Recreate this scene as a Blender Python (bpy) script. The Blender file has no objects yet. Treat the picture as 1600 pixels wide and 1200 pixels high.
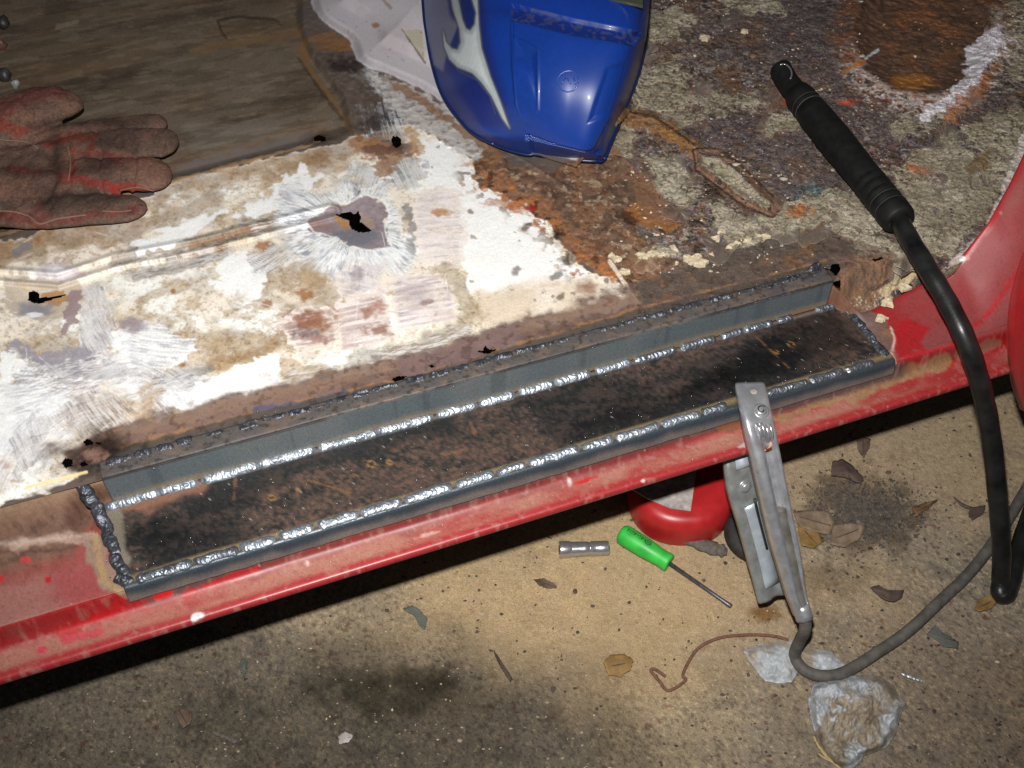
import bpy, bmesh, math, random
import numpy as np
from mathutils import Vector, Matrix

# ----------------------------------------------------------------- camera, light, exposure
sc = bpy.context.scene
COL = sc.collection
PITCH = math.radians(49.0)
CAMH = 0.61                      # height of the lens above the floor pan (pan is z = 0)
FPX = 1570.0                     # focal length in photograph pixels (photo is 1600 wide)
GZ = -0.25                       # concrete floor

cam_d = bpy.data.cameras.new('camera'); cam = bpy.data.objects.new('camera', cam_d); COL.objects.link(cam)
cam.location = (0, 0, CAMH); cam.rotation_euler = (math.pi / 2 - PITCH, 0, 0)
cam_d.sensor_width = 36.0; cam_d.lens = 36.0 * FPX / 1600.0; cam_d.clip_start = 0.01; cam_d.clip_end = 100
sc.camera = cam

world = bpy.data.worlds.new('World'); sc.world = world; world.use_nodes = True
wn = world.node_tree.nodes
bg = wn.get('Background') or wn.new('ShaderNodeBackground')
wo = wn.get('World Output') or wn.new('ShaderNodeOutputWorld')
world.node_tree.links.new(bg.outputs[0], wo.inputs[0])
bg.inputs[0].default_value = (0.85, 0.95, 1.0, 1); bg.inputs[1].default_value = 0.045

# the camera's own flash: a small lamp 8 cm above the lens
fl = bpy.data.lights.new('camera_flash', 'SPOT'); flash = bpy.data.objects.new('camera_flash', fl); COL.objects.link(flash)
CU = Vector((0, math.sin(PITCH), math.cos(PITCH)))
flash.location = Vector((0, 0, CAMH)) + CU * 0.085 + Vector((-0.012, 0, 0))
flash.rotation_euler = (math.pi / 2 - PITCH + math.radians(6), 0, 0)      # covers the frame, centred a little high
fl.energy = 56.0; fl.color = (1.0, 0.985, 0.95); fl.shadow_soft_size = 0.011
fl.spot_size = math.radians(98); fl.spot_blend = 0.8

vs = sc.view_settings
vs.view_transform = 'Standard'; vs.look = 'None'; vs.exposure = 0.0; vs.gamma = 1.0; vs.use_curve_mapping = False
sc.render.engine = 'CYCLES'
sc.cycles.max_bounces = 5; sc.cycles.sample_clamp_indirect = 4.0

# ----------------------------------------------------------------- geometry helpers
rng = np.random.default_rng(7); random.seed(7)
CP, SP = math.cos(PITCH), math.sin(PITCH)
def un(x, y, z=0.0):
    """place of a survey point (measured on the photograph) at height z"""
    x = np.asarray(x, float); y = np.asarray(y, float); z = np.asarray(z, float) + 0 * x
    dy = CP * FPX + SP * (600 - y); dz = -SP * FPX + CP * (600 - y); dx = x - 800
    k = (z - CAMH) / dz
    return np.stack([dx * k, dy * k, z], -1)
def proj(P):
    P = np.asarray(P, float); d = P - np.array([0, 0, CAMH])
    dep = d[..., 1] * CP - d[..., 2] * SP; up = d[..., 1] * SP + d[..., 2] * CP
    return 800 + FPX * d[..., 0] / dep, 600 - FPX * up / dep
ANG = math.radians(20.0)
ES = np.array([math.cos(ANG), math.sin(ANG), 0]); ET = np.array([-math.sin(ANG), math.cos(ANG), 0]); EZ = np.array([0, 0, 1.])
def stz(s, t, z):
    s, t, z = np.broadcast_arrays(np.asarray(s, float), np.asarray(t, float), np.asarray(z, float))
    return s[..., None] * ES + t[..., None] * ET + z[..., None] * EZ
def to_st(P): return P @ ES, P @ ET

def hsh(ix, iy, seed):
    h = (ix.astype(np.int64) * 374761393 + iy.astype(np.int64) * 668265263 + seed * 974634777) & 0xFFFFFFFF
    h = ((h ^ (h >> 13)) * 1274126177) & 0xFFFFFFFF
    h = (h ^ (h >> 16)) & 0xFFFFFFFF
    h = (h * 2246822519) & 0xFFFFFFFF; h = h ^ (h >> 15)
    return (h & 0xFFFFFF) / float(0xFFFFFF)
def vn(x, y, seed=0):
    x0 = np.floor(x); y0 = np.floor(y); fx = x - x0; fy = y - y0
    fx = fx * fx * (3 - 2 * fx); fy = fy * fy * (3 - 2 * fy)
    a = hsh(x0, y0, seed); b = hsh(x0 + 1, y0, seed); c = hsh(x0, y0 + 1, seed); d = hsh(x0 + 1, y0 + 1, seed)
    return (a * (1 - fx) + b * fx) * (1 - fy) + (c * (1 - fx) + d * fx) * fy
def fbm(x, y, seed=0, o=4):
    s = 0; a = 0.5; n = 0
    for i in range(o):
        s = s + a * vn(x * 2 ** i + 17.3 * i, y * 2 ** i - 9.1 * i, seed + i); n += a; a *= 0.5
    return s / n
def voro(x, y, seed=0):
    x0 = np.floor(x); y0 = np.floor(y); f1 = np.full(x.shape, 9.); f2 = np.full(x.shape, 9.); cid = np.zeros(x.shape)
    for i in (-1, 0, 1):
        for j in (-1, 0, 1):
            cx = x0 + i; cy = y0 + j
            d = np.hypot(cx + hsh(cx, cy, seed) - x, cy + hsh(cx, cy, seed + 5) - y)
            near = d < f1
            f2 = np.where(near, f1, np.minimum(f2, d)); cid = np.where(near, hsh(cx, cy, seed + 9), cid); f1 = np.where(near, d, f1)
    return f1, f2, cid
def sst(a, b, x):
    t = np.clip((x - a) / (b - a), 0, 1); return t * t * (3 - 2 * t)
def lin(r, g, b):
    c = np.array([r, g, b]) / 255.0
    return np.where(c <= 0.04045, c / 12.92, ((c + 0.055) / 1.055) ** 2.4)
def S(r, g, b, k=1.0): return np.minimum(lin(r, g, b) / k, 0.88)

def polydist(px, py, pts, closed=True):
    """signed distance in pixels (inside positive) or distance to a polyline"""
    pts = np.asarray(pts, float); d2 = np.full(px.shape, 1e12); ins = np.zeros(px.shape, bool)
    n = len(pts)
    for i in range(n if closed else n - 1):
        ax, ay = pts[i]; bx, by = pts[(i + 1) % n]
        ex, ey = bx - ax, by - ay
        t = np.clip(((px - ax) * ex + (py - ay) * ey) / (ex * ex + ey * ey + 1e-9), 0, 1)
        d2 = np.minimum(d2, (px - ax - t * ex) ** 2 + (py - ay - t * ey) ** 2)
        if closed and ay != by:
            c = ((ay > py) != (by > py)) & (px < (bx - ax) * (py - ay) / (by - ay) + ax); ins ^= c
    d = np.sqrt(d2)
    return np.where(ins, d, -d) if closed else d

class Paint:
    """albedo, roughness and metalness of a surface, point by point"""
    def __init__(s, P, base, rough=0.8):
        s.P = P; s.px, s.py = proj(P); s.mx = P[..., 0] * 1000; s.my = P[..., 1] * 1000
        s.col = np.ones(P.shape) * base; s.rough = np.full(s.px.shape, rough); s.metal = np.zeros(s.px.shape); s.seed = 100
    def sub(s, pts, m):
        pts = np.asarray(pts, float)
        return (s.px > pts[:, 0].min() - m) & (s.px < pts[:, 0].max() + m) & (s.py > pts[:, 1].min() - m) & (s.py < pts[:, 1].max() + m)
    def poly(s, pts, soft=3, amp=8, sc=12, closed=True, width=0, o=4):
        s.seed += 11; m = np.zeros(s.px.shape); k = s.sub(pts, soft + amp + width + 4)
        if not k.any(): return m
        d = polydist(s.px[k], s.py[k], pts, closed)
        if not closed: d = width - d
        if amp: d = d + amp * (fbm(s.mx[k] / sc, s.my[k] / sc, s.seed, 5) - 0.5) * 3.0
        soft = soft * (.5 if soft < 9 else .8); m[k] = sst(-soft, soft, d); return m
    def line(s, pts, width, soft=2, amp=3, sc=8): return s.poly(pts, soft, amp, sc, False, width)
    def blob(s, cx, cy, rx, ry, soft=0.3, amp=0.4, sc=10, rot=0):
        s.seed += 11; m = np.zeros(s.px.shape); R = max(rx, ry) * 1.9 + 5
        k = (abs(s.px - cx) < R) & (abs(s.py - cy) < R)
        if not k.any(): return m
        c, n = math.cos(rot), math.sin(rot); dx = s.px[k] - cx; dy = s.py[k] - cy
        d = 1 - np.hypot((dx * c + dy * n) / rx, (-dx * n + dy * c) / ry) + amp * (fbm(s.mx[k] / sc, s.my[k] / sc, s.seed) - .5) * 2.2
        m[k] = sst(-soft, soft, d); return m
    def noise(s, sc, o=4, ang=0, stretch=1):
        s.seed += 11; c, n = math.cos(ang), math.sin(ang)
        u = (s.mx * c + s.my * n) / (sc * stretch); v = (-s.mx * n + s.my * c) / sc
        return fbm(u, v, s.seed, o)
    def lay(s, m, col, op=1.0, rough=None, metal=None, var=0.0, vsc=3):
        a = (m * op)[..., None]; c = np.ones(s.col.shape) * col
        if var: c = c * (1 + var * 2 * (s.noise(vsc)[..., None] - .5))
        s.col = s.col * (1 - a) + c * a
        if rough is not None: s.rough = s.rough * (1 - m * op) + rough * m * op
        if metal is not None: s.metal = s.metal * (1 - m * op) + metal * m * op
    def mul(s, m, f): s.col = s.col * (1 - m[..., None] * (1 - np.asarray(f)))

# ----------------------------------------------------------------- materials
def mat(name, col=(.5, .5, .5), rough=.6, metal=0., nz=0.12, nsc=300., bump=0.15, bsc=900., attr=False, coat=0., spec=.5, bdist=.001, sheen=0):
    m = bpy.data.materials.new(name); m.use_nodes = True; nt = m.node_tree; N = nt.nodes; L = nt.links
    b = N['Principled BSDF']
    tc = N.new('ShaderNodeTexCoord')
    n1 = N.new('ShaderNodeTexNoise'); n1.inputs['Scale'].default_value = nsc; n1.inputs['Detail'].default_value = 5
    L.new(tc.outputs['Object'], n1.inputs['Vector'])
    mr = N.new('ShaderNodeMapRange'); mr.inputs['From Min'].default_value = .25; mr.inputs['From Max'].default_value = .75
    mr.inputs['To Min'].default_value = 1 - nz; mr.inputs['To Max'].default_value = 1 + nz
    L.new(n1.outputs['Fac'], mr.inputs['Value'])
    mx = N.new('ShaderNodeVectorMath'); mx.operation = 'SCALE'
    if attr:
        a = N.new('ShaderNodeAttribute'); a.attribute_name = 'col'; L.new(a.outputs['Color'], mx.inputs[0])
        a2 = N.new('ShaderNodeAttribute'); a2.attribute_name = 'srf'
        sp = N.new('ShaderNodeSeparateColor'); L.new(a2.outputs['Color'], sp.inputs[0])
        L.new(sp.outputs[0], b.inputs['Roughness']); L.new(sp.outputs[1], b.inputs['Metallic']); bmul = sp.outputs[2]
    else:
        mx.inputs[0].default_value = col[:3]
        b.inputs['Metallic'].default_value = metal
        r = N.new('ShaderNodeMapRange'); r.inputs['To Min'].default_value = max(.03, rough - .12); r.inputs['To Max'].default_value = min(1, rough + .12)
        L.new(n1.outputs['Fac'], r.inputs['Value']); L.new(r.outputs[0], b.inputs['Roughness'])
    if attr:                                   # second, finer grain; both follow the surface's own coarseness
        n3 = N.new('ShaderNodeTexNoise'); n3.inputs['Scale'].default_value = nsc * 2.6; n3.inputs['Detail'].default_value = 2; L.new(tc.outputs['Object'], n3.inputs['Vector'])
        ad = N.new('ShaderNodeMath'); ad.operation = 'ADD'; L.new(n1.outputs['Fac'], ad.inputs[0]); L.new(n3.outputs['Fac'], ad.inputs[1])
        sb = N.new('ShaderNodeMath'); sb.operation = 'SUBTRACT'; sb.inputs[1].default_value = 1.0; L.new(ad.outputs[0], sb.inputs[0])
        am = N.new('ShaderNodeMath'); am.operation = 'MULTIPLY_ADD'; am.inputs[1].default_value = 1.0; am.inputs[2].default_value = .35; L.new(bmul, am.inputs[0])
        m1 = N.new('ShaderNodeMath'); m1.operation = 'MULTIPLY'; L.new(sb.outputs[0], m1.inputs[0]); L.new(am.outputs[0], m1.inputs[1])
        m2 = N.new('ShaderNodeMath'); m2.operation = 'MULTIPLY_ADD'; m2.inputs[1].default_value = nz * 4.2; m2.inputs[2].default_value = 1.0; L.new(m1.outputs[0], m2.inputs[0])
        m3 = N.new('ShaderNodeMath'); m3.operation = 'MAXIMUM'; m3.inputs[1].default_value = .15; L.new(m2.outputs[0], m3.inputs[0]); L.new(m3.outputs[0], mx.inputs['Scale'])
    else: L.new(mr.outputs[0], mx.inputs['Scale'])
    L.new(mx.outputs[0], b.inputs['Base Color'])
    if bump:
        n2 = N.new('ShaderNodeTexNoise'); n2.inputs['Scale'].default_value = bsc; n2.inputs['Detail'].default_value = 3
        L.new(tc.outputs['Object'], n2.inputs['Vector'])
        bp = N.new('ShaderNodeBump'); bp.inputs['Strength'].default_value = bump; bp.inputs['Distance'].default_value = bdist
        L.new(n2.outputs['Fac'], bp.inputs['Height']); L.new(bp.outputs[0], b.inputs['Normal'])
        if attr:
            ml = N.new('ShaderNodeMath'); ml.operation = 'MULTIPLY'; ml.inputs[1].default_value = bump; L.new(bmul, ml.inputs[0]); L.new(ml.outputs[0], bp.inputs['Strength'])
    if coat: b.inputs['Coat Weight'].default_value = coat; b.inputs['Coat Roughness'].default_value = .08
    b.inputs['Specular IOR Level'].default_value = spec
    return m
M = {}
M['pan'] = mat('weathered_sheet_metal', attr=True, nz=.20, nsc=700, bump=.30, bsc=700, spec=.25)
M['concrete'] = mat('dusty_concrete', attr=True, nz=.26, nsc=900, bump=.7, bsc=900, bdist=.0009, spec=.2)
M['red'] = mat('dusty_red_paint', attr=True, nz=.10, nsc=500, bump=.06, bsc=500, spec=.45)
M['plate'] = mat('mill_scale_steel', attr=True, nz=.15, nsc=600, bump=.15, bsc=800, spec=.4)
M['bead'] = mat('weld_metal', col=(.25, .275, .315), rough=.46, metal=.75, nz=.3, nsc=260, bump=.02, bsc=600)
M['bead_dark'] = mat('scaled_weld_metal', col=(.07, .075, .09), rough=.46, metal=.6, nz=.6, nsc=250, bump=.3, bsc=450)
M['bead_mid'] = mat('dull_weld_metal', col=(.15, .165, .19), rough=.42, metal=.75, nz=.4, nsc=260, bump=.1, bsc=600)
M['spatter'] = mat('weld_spatter', col=(.5, .5, .52), rough=.3, metal=1, bump=0)
M['helmet'] = mat('blue_helmet_plastic', attr=True, nz=.05, nsc=200, bump=.02, bsc=900, coat=.06, spec=.32)
M['glove'] = mat('soiled_red_leather', attr=True, nz=.22, nsc=350, bump=.5, bsc=500, spec=.15)
M['seam'] = mat('leather_seam', col=(.16, .10, .07), rough=.9, bump=.3)
M['rubber'] = mat('black_rubber', col=(.006, .006, .006), rough=.6, spec=.25, nz=.4, nsc=120, bump=.1, bsc=700)
M['rubber_edge'] = mat('worn_rubber_rib', col=(.075, .075, .072), rough=.6, bump=.1)
M['cable'] = mat('dusty_black_cable', col=(.010, .010, .010), rough=.36, spec=.4, nz=.6, nsc=60, bump=.12, bsc=400)
M['cable_grey'] = mat('dusty_grey_cable', col=(.085, .078, .068), rough=.7, nz=.5, nsc=90, bump=.2, bsc=500)
M['zinc'] = mat('zinc_plated_steel', col=(.52, .52, .55), rough=.30, metal=.74, nz=.18, nsc=120, bump=.06, bsc=300)
M['zinc_dark'] = mat('worn_zinc_steel', col=(.33, .34, .335), rough=.38, metal=.6, nz=.25, nsc=120, bump=.08, bsc=300)
M['chrome'] = mat('chrome_socket', col=(.52, .50, .53), rough=.24, metal=.8, nz=.05, bump=0)
M['web'] = mat('bright_zinc_web', col=(.50, .56, .62), rough=.32, metal=.5, nz=.2, nsc=90, bump=.05)
M['copper'] = mat('copper_contact', col=(.65, .28, .12), rough=.4, metal=1, bump=.1)
M['dark'] = mat('dark_steel', col=(.02, .02, .022), rough=.5, metal=.3)
M['shaft'] = mat('tarnished_shaft', col=(.13, .125, .14), rough=.42, metal=.7, nz=.3)
M['green'] = mat('green_plastic', col=(.03, .42, .05), rough=.45, nz=.28, nsc=70, bump=.08)
M['ink'] = mat('dark_green_print', col=(.01, .07, .015), rough=.6)
M['jack'] = mat('jack_red_paint', col=(.36, .014, .016), rough=.38, nz=.22, nsc=60, bump=.04)
M['jack_panel'] = mat('worn_grey_panel', col=(.34, .30, .28), rough=.8, nz=.45, nsc=150, bump=.2)
M['tyre'] = mat('worn_black_wheel', col=(.02, .018, .016), rough=.7, nz=.6, nsc=200, bump=.3)
M['wire'] = mat('rusty_wire', col=(.14, .062, .04), rough=.85, nz=.4, nsc=300, bump=.3)
M['rag'] = mat('crumpled_grey_film', attr=True, nz=.12, nsc=150, bump=.15, bsc=300, spec=.4)
M['wood'] = mat('grey_bark', col=(.10, .085, .072), rough=.95, nz=.4, nsc=250, bump=.8, bsc=400)
M['straw'] = mat('dry_straw', col=(.42, .30, .14), rough=.8)
M['chip'] = mat('dark_plastic_chip', col=(.085, .09, .075), rough=.7, nz=.2)
M['tan'] = mat('old_tan_adhesive', col=(.50, .42, .29), rough=.9, nz=.25, nsc=250, bump=.6, bsc=350)
for i, c in enumerate([(.15, .078, .038), (.11, .07, .048), (.20, .115, .035), (.07, .047, .036), (.18, .125, .082)]):
    M['leaf%d' % i] = mat('dead_leaf_%d' % i, col=c, rough=.75, nz=.35, nsc=140, bump=.4, bsc=260)

# ----------------------------------------------------------------- object helpers
def link(o, parent=None):
    COL.objects.link(o)
    if parent is not None: o.parent = parent
    return o
def base_of(parent):
    b = np.zeros(3)
    while parent is not None:
        b = b + np.array(parent.location); parent = parent.parent
    return b
def thing(name, label, cat, loc=(0, 0, 0), group=None):
    o = bpy.data.objects.new(name, None); o.empty_display_size = .02; o.location = tuple(float(v) for v in loc); link(o)
    o['label'] = label; o['category'] = cat
    if group: o['group'] = group
    return o
def mesh_obj(name, V, F, m, parent=None, loc=None, smooth=True, cols=None, srf=None, kind=None):
    """V in world metres; the object's origin is loc (or its parent's)"""
    V = np.asarray(V, float).reshape(-1, 3)
    o_loc = np.zeros(3) if loc is None else np.asarray(loc, float)
    off = base_of(parent) + o_loc
    me = bpy.data.meshes.new(name)
    if isinstance(F, np.ndarray) and F.ndim == 2:
        k = F.shape[1]
        me.vertices.add(len(V)); me.vertices.foreach_set('co', (V - off).astype(np.float32).ravel())
        me.loops.add(F.size); me.loops.foreach_set('vertex_index', F.astype(np.int32).ravel())
        me.polygons.add(len(F)); me.polygons.foreach_set('loop_start', np.arange(0, F.size, k, dtype=np.int32))
        me.polygons.foreach_set('loop_total', np.full(len(F), k, dtype=np.int32))
        me.update(calc_edges=True)
    else:
        me.from_pydata((V - off).tolist(), [], [list(map(int, f)) for f in F])
    me.polygons.foreach_set('use_smooth', np.full(len(me.polygons), smooth, dtype=bool))
    if cols is not None:
        a = me.attributes.new('col', 'FLOAT_COLOR', 'POINT')
        c4 = np.ones((len(V), 4), np.float32); c4[:, :3] = np.clip(np.asarray(cols).reshape(-1, 3), 0, .9); a.data.foreach_set('color', c4.ravel())
        a = me.attributes.new('srf', 'FLOAT_COLOR', 'POINT'); c4 = np.ones((len(V), 4), np.float32)
        c4[:, 0] = np.asarray(srf[0]).ravel(); c4[:, 1] = np.asarray(srf[1]).ravel(); c4[:, 2] = np.asarray(srf[2]).ravel() if len(srf) > 2 else 1; a.data.foreach_set('color', c4.ravel())
    me.materials.append(m)
    me.validate()
    o = bpy.data.objects.new(name, me); o.location = tuple(float(v) for v in o_loc); link(o, parent)
    if kind: o['kind'] = kind
    return o
def tag(o, label, cat, group=None):
    o['label'] = label; o['category'] = cat
    if group: o['group'] = group
    return o
def grid_faces(n, m, keep=None, wrap=False):
    i, j = np.meshgrid(np.arange(n - 1), np.arange(m if wrap else m - 1), indexing='ij'); j2 = (j + 1) % m
    F = np.stack([i * m + j, i * m + j2, (i + 1) * m + j2, (i + 1) * m + j], -1)
    if keep is not None: F = F[keep]
    return F.reshape(-1, 4)
def crom(pts, n, closed=False):
    """Catmull-Rom resampling of control points (k,d) to n points"""
    p = np.asarray(pts, float); k = len(p)
    q = np.concatenate([[2 * p[0] - p[1]], p, [2 * p[-1] - p[-2]]])
    u = np.linspace(0, k - 1 - 1e-9, n); i = np.floor(u).astype(int); f = (u - i).reshape(-1, *([1] * (p.ndim - 1)))
    a, b, c, d = q[i], q[i + 1], q[i + 2], q[i + 3]
    return .5 * (2 * b + (c - a) * f + (2 * a - 5 * b + 4 * c - d) * f ** 2 + (3 * b - a - 3 * c + d) * f ** 3)
def frames(C, ref=None):
    T = np.gradient(C, axis=0); T /= np.linalg.norm(T, axis=1)[:, None] + 1e-12
    n = np.cross(T[0], [0, 0, 1.] if ref is None else ref)
    if np.linalg.norm(n) < 1e-3: n = np.cross(T[0], [1., 0, 0])
    A = []; 
    for t in T:
        n = n - t * np.dot(n, t); n = n / np.linalg.norm(n); A.append(n)
    A = np.array(A); return T, A, np.cross(A, T)
def tube_mesh(C, R, seg=14, caps=True, flat=1.0):
    C = np.asarray(C, float); n = len(C); R = np.broadcast_to(np.asarray(R, float), (n,))
    T, A, B = frames(C); th = np.linspace(0, 2 * math.pi, seg, endpoint=False)
    V = C[:, None] + R[:, None, None] * (np.cos(th)[None, :, None] * A[:, None] + flat * np.sin(th)[None, :, None] * B[:, None])
    F = grid_faces(n, seg, wrap=True).tolist()
    V = V.reshape(-1, 3)
    if caps:
        V = np.concatenate([V, C[:1], C[-1:]]); a = n * seg
        F += [[a, (j + 1) % seg, j] for j in range(seg)]; b = (n - 1) * seg
        F += [[a + 1, b + j, b + (j + 1) % seg] for j in range(seg)]
    return V, F
def tube(name, C, R, m, parent=None, loc=None, seg=14, caps=True, flat=1.0):
    V, F = tube_mesh(C, R, seg, caps, flat); return mesh_obj(name, V, F, m, parent, loc)
def join(parts):
    V = []; F = []; o = 0
    for v, f in parts:
        V.append(np.asarray(v)); F += [[i + o for i in q] for q in (f.tolist() if isinstance(f, np.ndarray) else f)]; o += len(v)
    return np.concatenate(V), F
ICO = None
def ico(sub=1):
    bm = bmesh.new(); bmesh.ops.create_icosphere(bm, subdivisions=sub, radius=1)
    v = np.array([p.co[:] for p in bm.verts]); f = [[q.index for q in a.verts] for a in bm.faces]; bm.free(); return v, f
ICO1 = ico(1); ICO2 = ico(2)
def ubox(c, u, v, w):
    """box with centre c and half-axis vectors"""
    c, u, v, w = map(np.asarray, (c, u, v, w)); V = [c + a * u + b * v + d * w for a in (-1, 1) for b in (-1, 1) for d in (-1, 1)]
    return np.array(V), [[0, 1, 3, 2], [4, 6, 7, 5], [0, 4, 5, 1], [2, 3, 7, 6], [0, 2, 6, 4], [1, 5, 7, 3]]

# ================================================================= concrete floor
def axis(a, b, lo, hi, step, n):
    f = np.arange(lo, hi, step)
    return np.concatenate([lo - (lo - a) * np.linspace(1, 0, n, endpoint=False) ** 2, f, hi + (b - hi) * np.linspace(0, 1, n) ** 2])
def build_ground():
    X = axis(-3, 3, -.72, .86, .0017, 40); Y = axis(-2, 4, .10, .95, .0017, 40)
    gx, gy = np.meshgrid(X, Y, indexing='ij')
    mx, my = gx * 1000, gy * 1000
    P = np.stack([gx, gy, np.full(gx.shape, GZ)], -1); p = Paint(P, S(130, 119, 104, 1.0), .95)
    n1 = p.noise(120); n2 = p.noise(18, 5); n3 = p.noise(2.6, 3); n4 = p.noise(50, 4)
    p.lay(sst(.38, .68, n1), S(148, 131, 106, 1.0), .75)                       # sandy dust
    p.lay(sst(.48, .70, n4) * sst(.40, .6, n2), S(112, 104, 94, 1.0), .6)
    p.mul(sst(.5, .85, n2), [.72, .72, .74])
    # grains
    p.lay(sst(.62, .76, n3), S(186, 164, 130, .9), .4); p.mul(sst(.40, .27, n3), [.6, .59, .6])
    f1, f2, cid = voro(mx / 7, my / 7, 3)
    p.lay(sst(.05, -.05, f1 - .10 - .16 * cid + .3 * (n3 - .5)) * (cid > .80), S(78, 64, 54, .8), .6)
    p.lay(sst(.05, -.05, f1 - .08 - .3 * (n3 - .5)) * (cid < .07), S(190, 174, 148, .9), .6)
    f1, f2, cid = voro(mx / 2.6, my / 2.6, 8); p.lay(sst(.36, .2, f1) * (cid > .90), S(66, 52, 42, .8), .65)
    f1, f2, cid = voro(mx / 16, my / 16, 31); p.lay(sst(.04, -.04, f1 - .04 - .10 * cid + .3 * (n3 - .5)) * (cid > .86), S(92, 60, 48, .8), .7)
    # brighter sawdust-like sand round the tools, camera lens shadow painted dark into the front floor, with oily blotches in it
    p.lay(p.blob(960, 930, 330, 130, .7, .5, 60), S(180, 152, 112, .97), .58)
    p.lay(p.blob(1330, 700, 260, 110, .7, .5, 60), S(170, 145, 112, .95), .45)
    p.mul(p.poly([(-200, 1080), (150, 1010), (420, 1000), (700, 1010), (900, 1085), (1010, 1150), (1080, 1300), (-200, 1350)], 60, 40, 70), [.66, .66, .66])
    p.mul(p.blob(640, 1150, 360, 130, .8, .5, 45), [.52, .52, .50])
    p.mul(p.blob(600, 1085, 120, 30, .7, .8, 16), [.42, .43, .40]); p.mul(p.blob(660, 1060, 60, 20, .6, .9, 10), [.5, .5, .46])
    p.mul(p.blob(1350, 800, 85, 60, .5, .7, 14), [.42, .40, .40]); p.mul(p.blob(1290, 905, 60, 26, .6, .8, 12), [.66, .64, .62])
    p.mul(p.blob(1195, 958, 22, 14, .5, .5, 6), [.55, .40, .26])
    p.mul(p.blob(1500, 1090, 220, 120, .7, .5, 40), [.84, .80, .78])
    z = GZ + .0011 * (n2 - .5) + .0009 * (n3 - .5) + .002 * (n1 - .5)
    P[..., 2] = z
    n, m = gx.shape
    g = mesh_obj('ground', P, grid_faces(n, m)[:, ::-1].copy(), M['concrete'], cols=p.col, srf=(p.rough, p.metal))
    g['kind'] = 'structure'
build_ground()

# ================================================================= car body
car = thing('car_body', 'stripped red car floor pan and door sill with a freshly welded steel patch', 'car body', stz(.18, .50, 0))
EDGE_T = .5135                         # inner top edge of the sill
RED_IN = np.array([(1338, 494, -.030), (1392, 466, -.027), (1440, 444, -.020), (1490, 413, -.004), (1540, 352, .030), (1575, 292, .066), (1612, 215, .115), (1660, 120, .17), (1740, 0, .24), (2000, -250, .35)])
HOLES = [[(540, 332), (548, 331), (552, 335), (560, 331), (564, 338), (562, 346), (572, 352), (582, 361), (572, 363), (560, 363), (548, 357), (545, 345), (524, 336)],
         [(45, 457), (52, 454), (60, 458), (62, 466), (75, 464), (103, 461), (80, 468), (64, 474), (52, 474), (44, 468)],
         [(490, 220), (491, 214), (498, 211), (507, 213), (511, 219), (505, 222), (498, 220)],
         [(611, 218), (614, 213), (621, 212), (627, 218), (626, 228), (619, 232), (613, 227)],
         [(744, 549), (755, 547), (758, 540), (765, 546), (776, 546), (770, 550), (757, 553), (752, 551)],
         [(668, 571), (676, 570), (681, 573), (674, 575)], [(612, 592), (620, 588), (637, 587), (630, 593), (618, 597)],
         [(130, 690), (137, 686), (147, 690), (144, 696), (134, 696)], [(149, 692), (159, 690), (156, 696)],
         [(96, 723), (102, 716), (113, 717), (113, 728), (103, 732)], [(123, 726), (133, 719), (137, 726), (128, 731)],
         [(1284, 417), (1296, 422), (1300, 413), (1310, 412), (1314, 422), (1306, 431), (1300, 426)],
         [(1362, 405), (1378, 402), (1381, 405), (1366, 408)]]
def ledge_y(x):
    a = proj(stz(np.array([-1., 1.]), EDGE_T, 0)); return a[1][0] + (x - a[0][0]) * (a[1][1] - a[1][0]) / (a[0][1] - a[0][0])
TUNNEL = [(484, -10), (500, 30), (545, 62), (562, 98), (620, 122), (690, 158), (772, 222)]; TUNNEL = [tuple(v) for v in crom(np.array(TUNNEL), 26)]
def pan_z(px, py):
    z = np.zeros(px.shape)
    # under-seat floor sits a little lower, with a rolled step
    d = polydist(px, py, [(-400, 445), (0, 372), (130, 322), (285, 279), (500, 224), (552, 205), (540, 150), (492, 85), (474, 40), (470, -300), (-400, -300)])
    z -= .010 * sst(-2, 13, d)
    z += .0035 * sst(7, 0, abs(polydist(px, py, [(0, 430), (90, 437), (180, 408), (300, 385), (430, 352), (520, 330)], False) - 9)) * (py > 300)
    # tunnel flank rising under the helmet
    ins = polydist(px, py, TUNNEL + [(900, 260), (1060, 100), (1060, -300), (480, -300)]) > 0; dt = polydist(px, py, [(470, -300)] + TUNNEL + [(900, 300)], False); dt = np.where(ins, dt, -dt) + 5 * (fbm(px / 40, py / 40, 61, 2) - .5); far = sst(1010, 930, px)
    z += (.026 * sst(0, 150, dt) + .011 * sst(-4, 16, dt) + .006 * sst(36, 60, dt)) * far
    # pressed spare disc and beads of the foot well
    e = np.hypot((px - 1443) / 108, (py - 52) / 92); z += -.005 * sst(1.05, .70, e) + .0025 * sst(.25, 0, abs(e - 1.02))
    loop = polydist(px, py, [(1090, 238), (1130, 243), (1212, 318), (1200, 332), (1160, 312), (1092, 262)]); z += .005 * sst(-3, 5, loop) - .0035 * sst(5, 12, loop)
    rib = polydist(px, py, [(975, 182), (1020, 190), (1085, 230)], False); z += .004 * sst(20, 8, rib)
    # slope to the sill ahead of the patch
    wx = sst(1292, 1315, px); d = py - (ledge_y(px) + 0); z += wx * (-.032) * sst(-22, 60, d) * sst(1520, 1400, px)
    # heat-warped hollows round the blown holes
    for cx, cy, r, a in ((553, 347, 48, .006), (60, 468, 40, .005), (130, 708, 45, .005), (760, 548, 22, .002), (1303, 420, 20, .003)):
        z -= a * np.exp(-((px - cx) ** 2 + ((py - cy) * 1.25) ** 2) / (r * r) * 2)
    z += .003 * np.exp(-((px - 90) ** 2 / 40 ** 2 + (py - 425) ** 2 / 16 ** 2))
    return z

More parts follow.
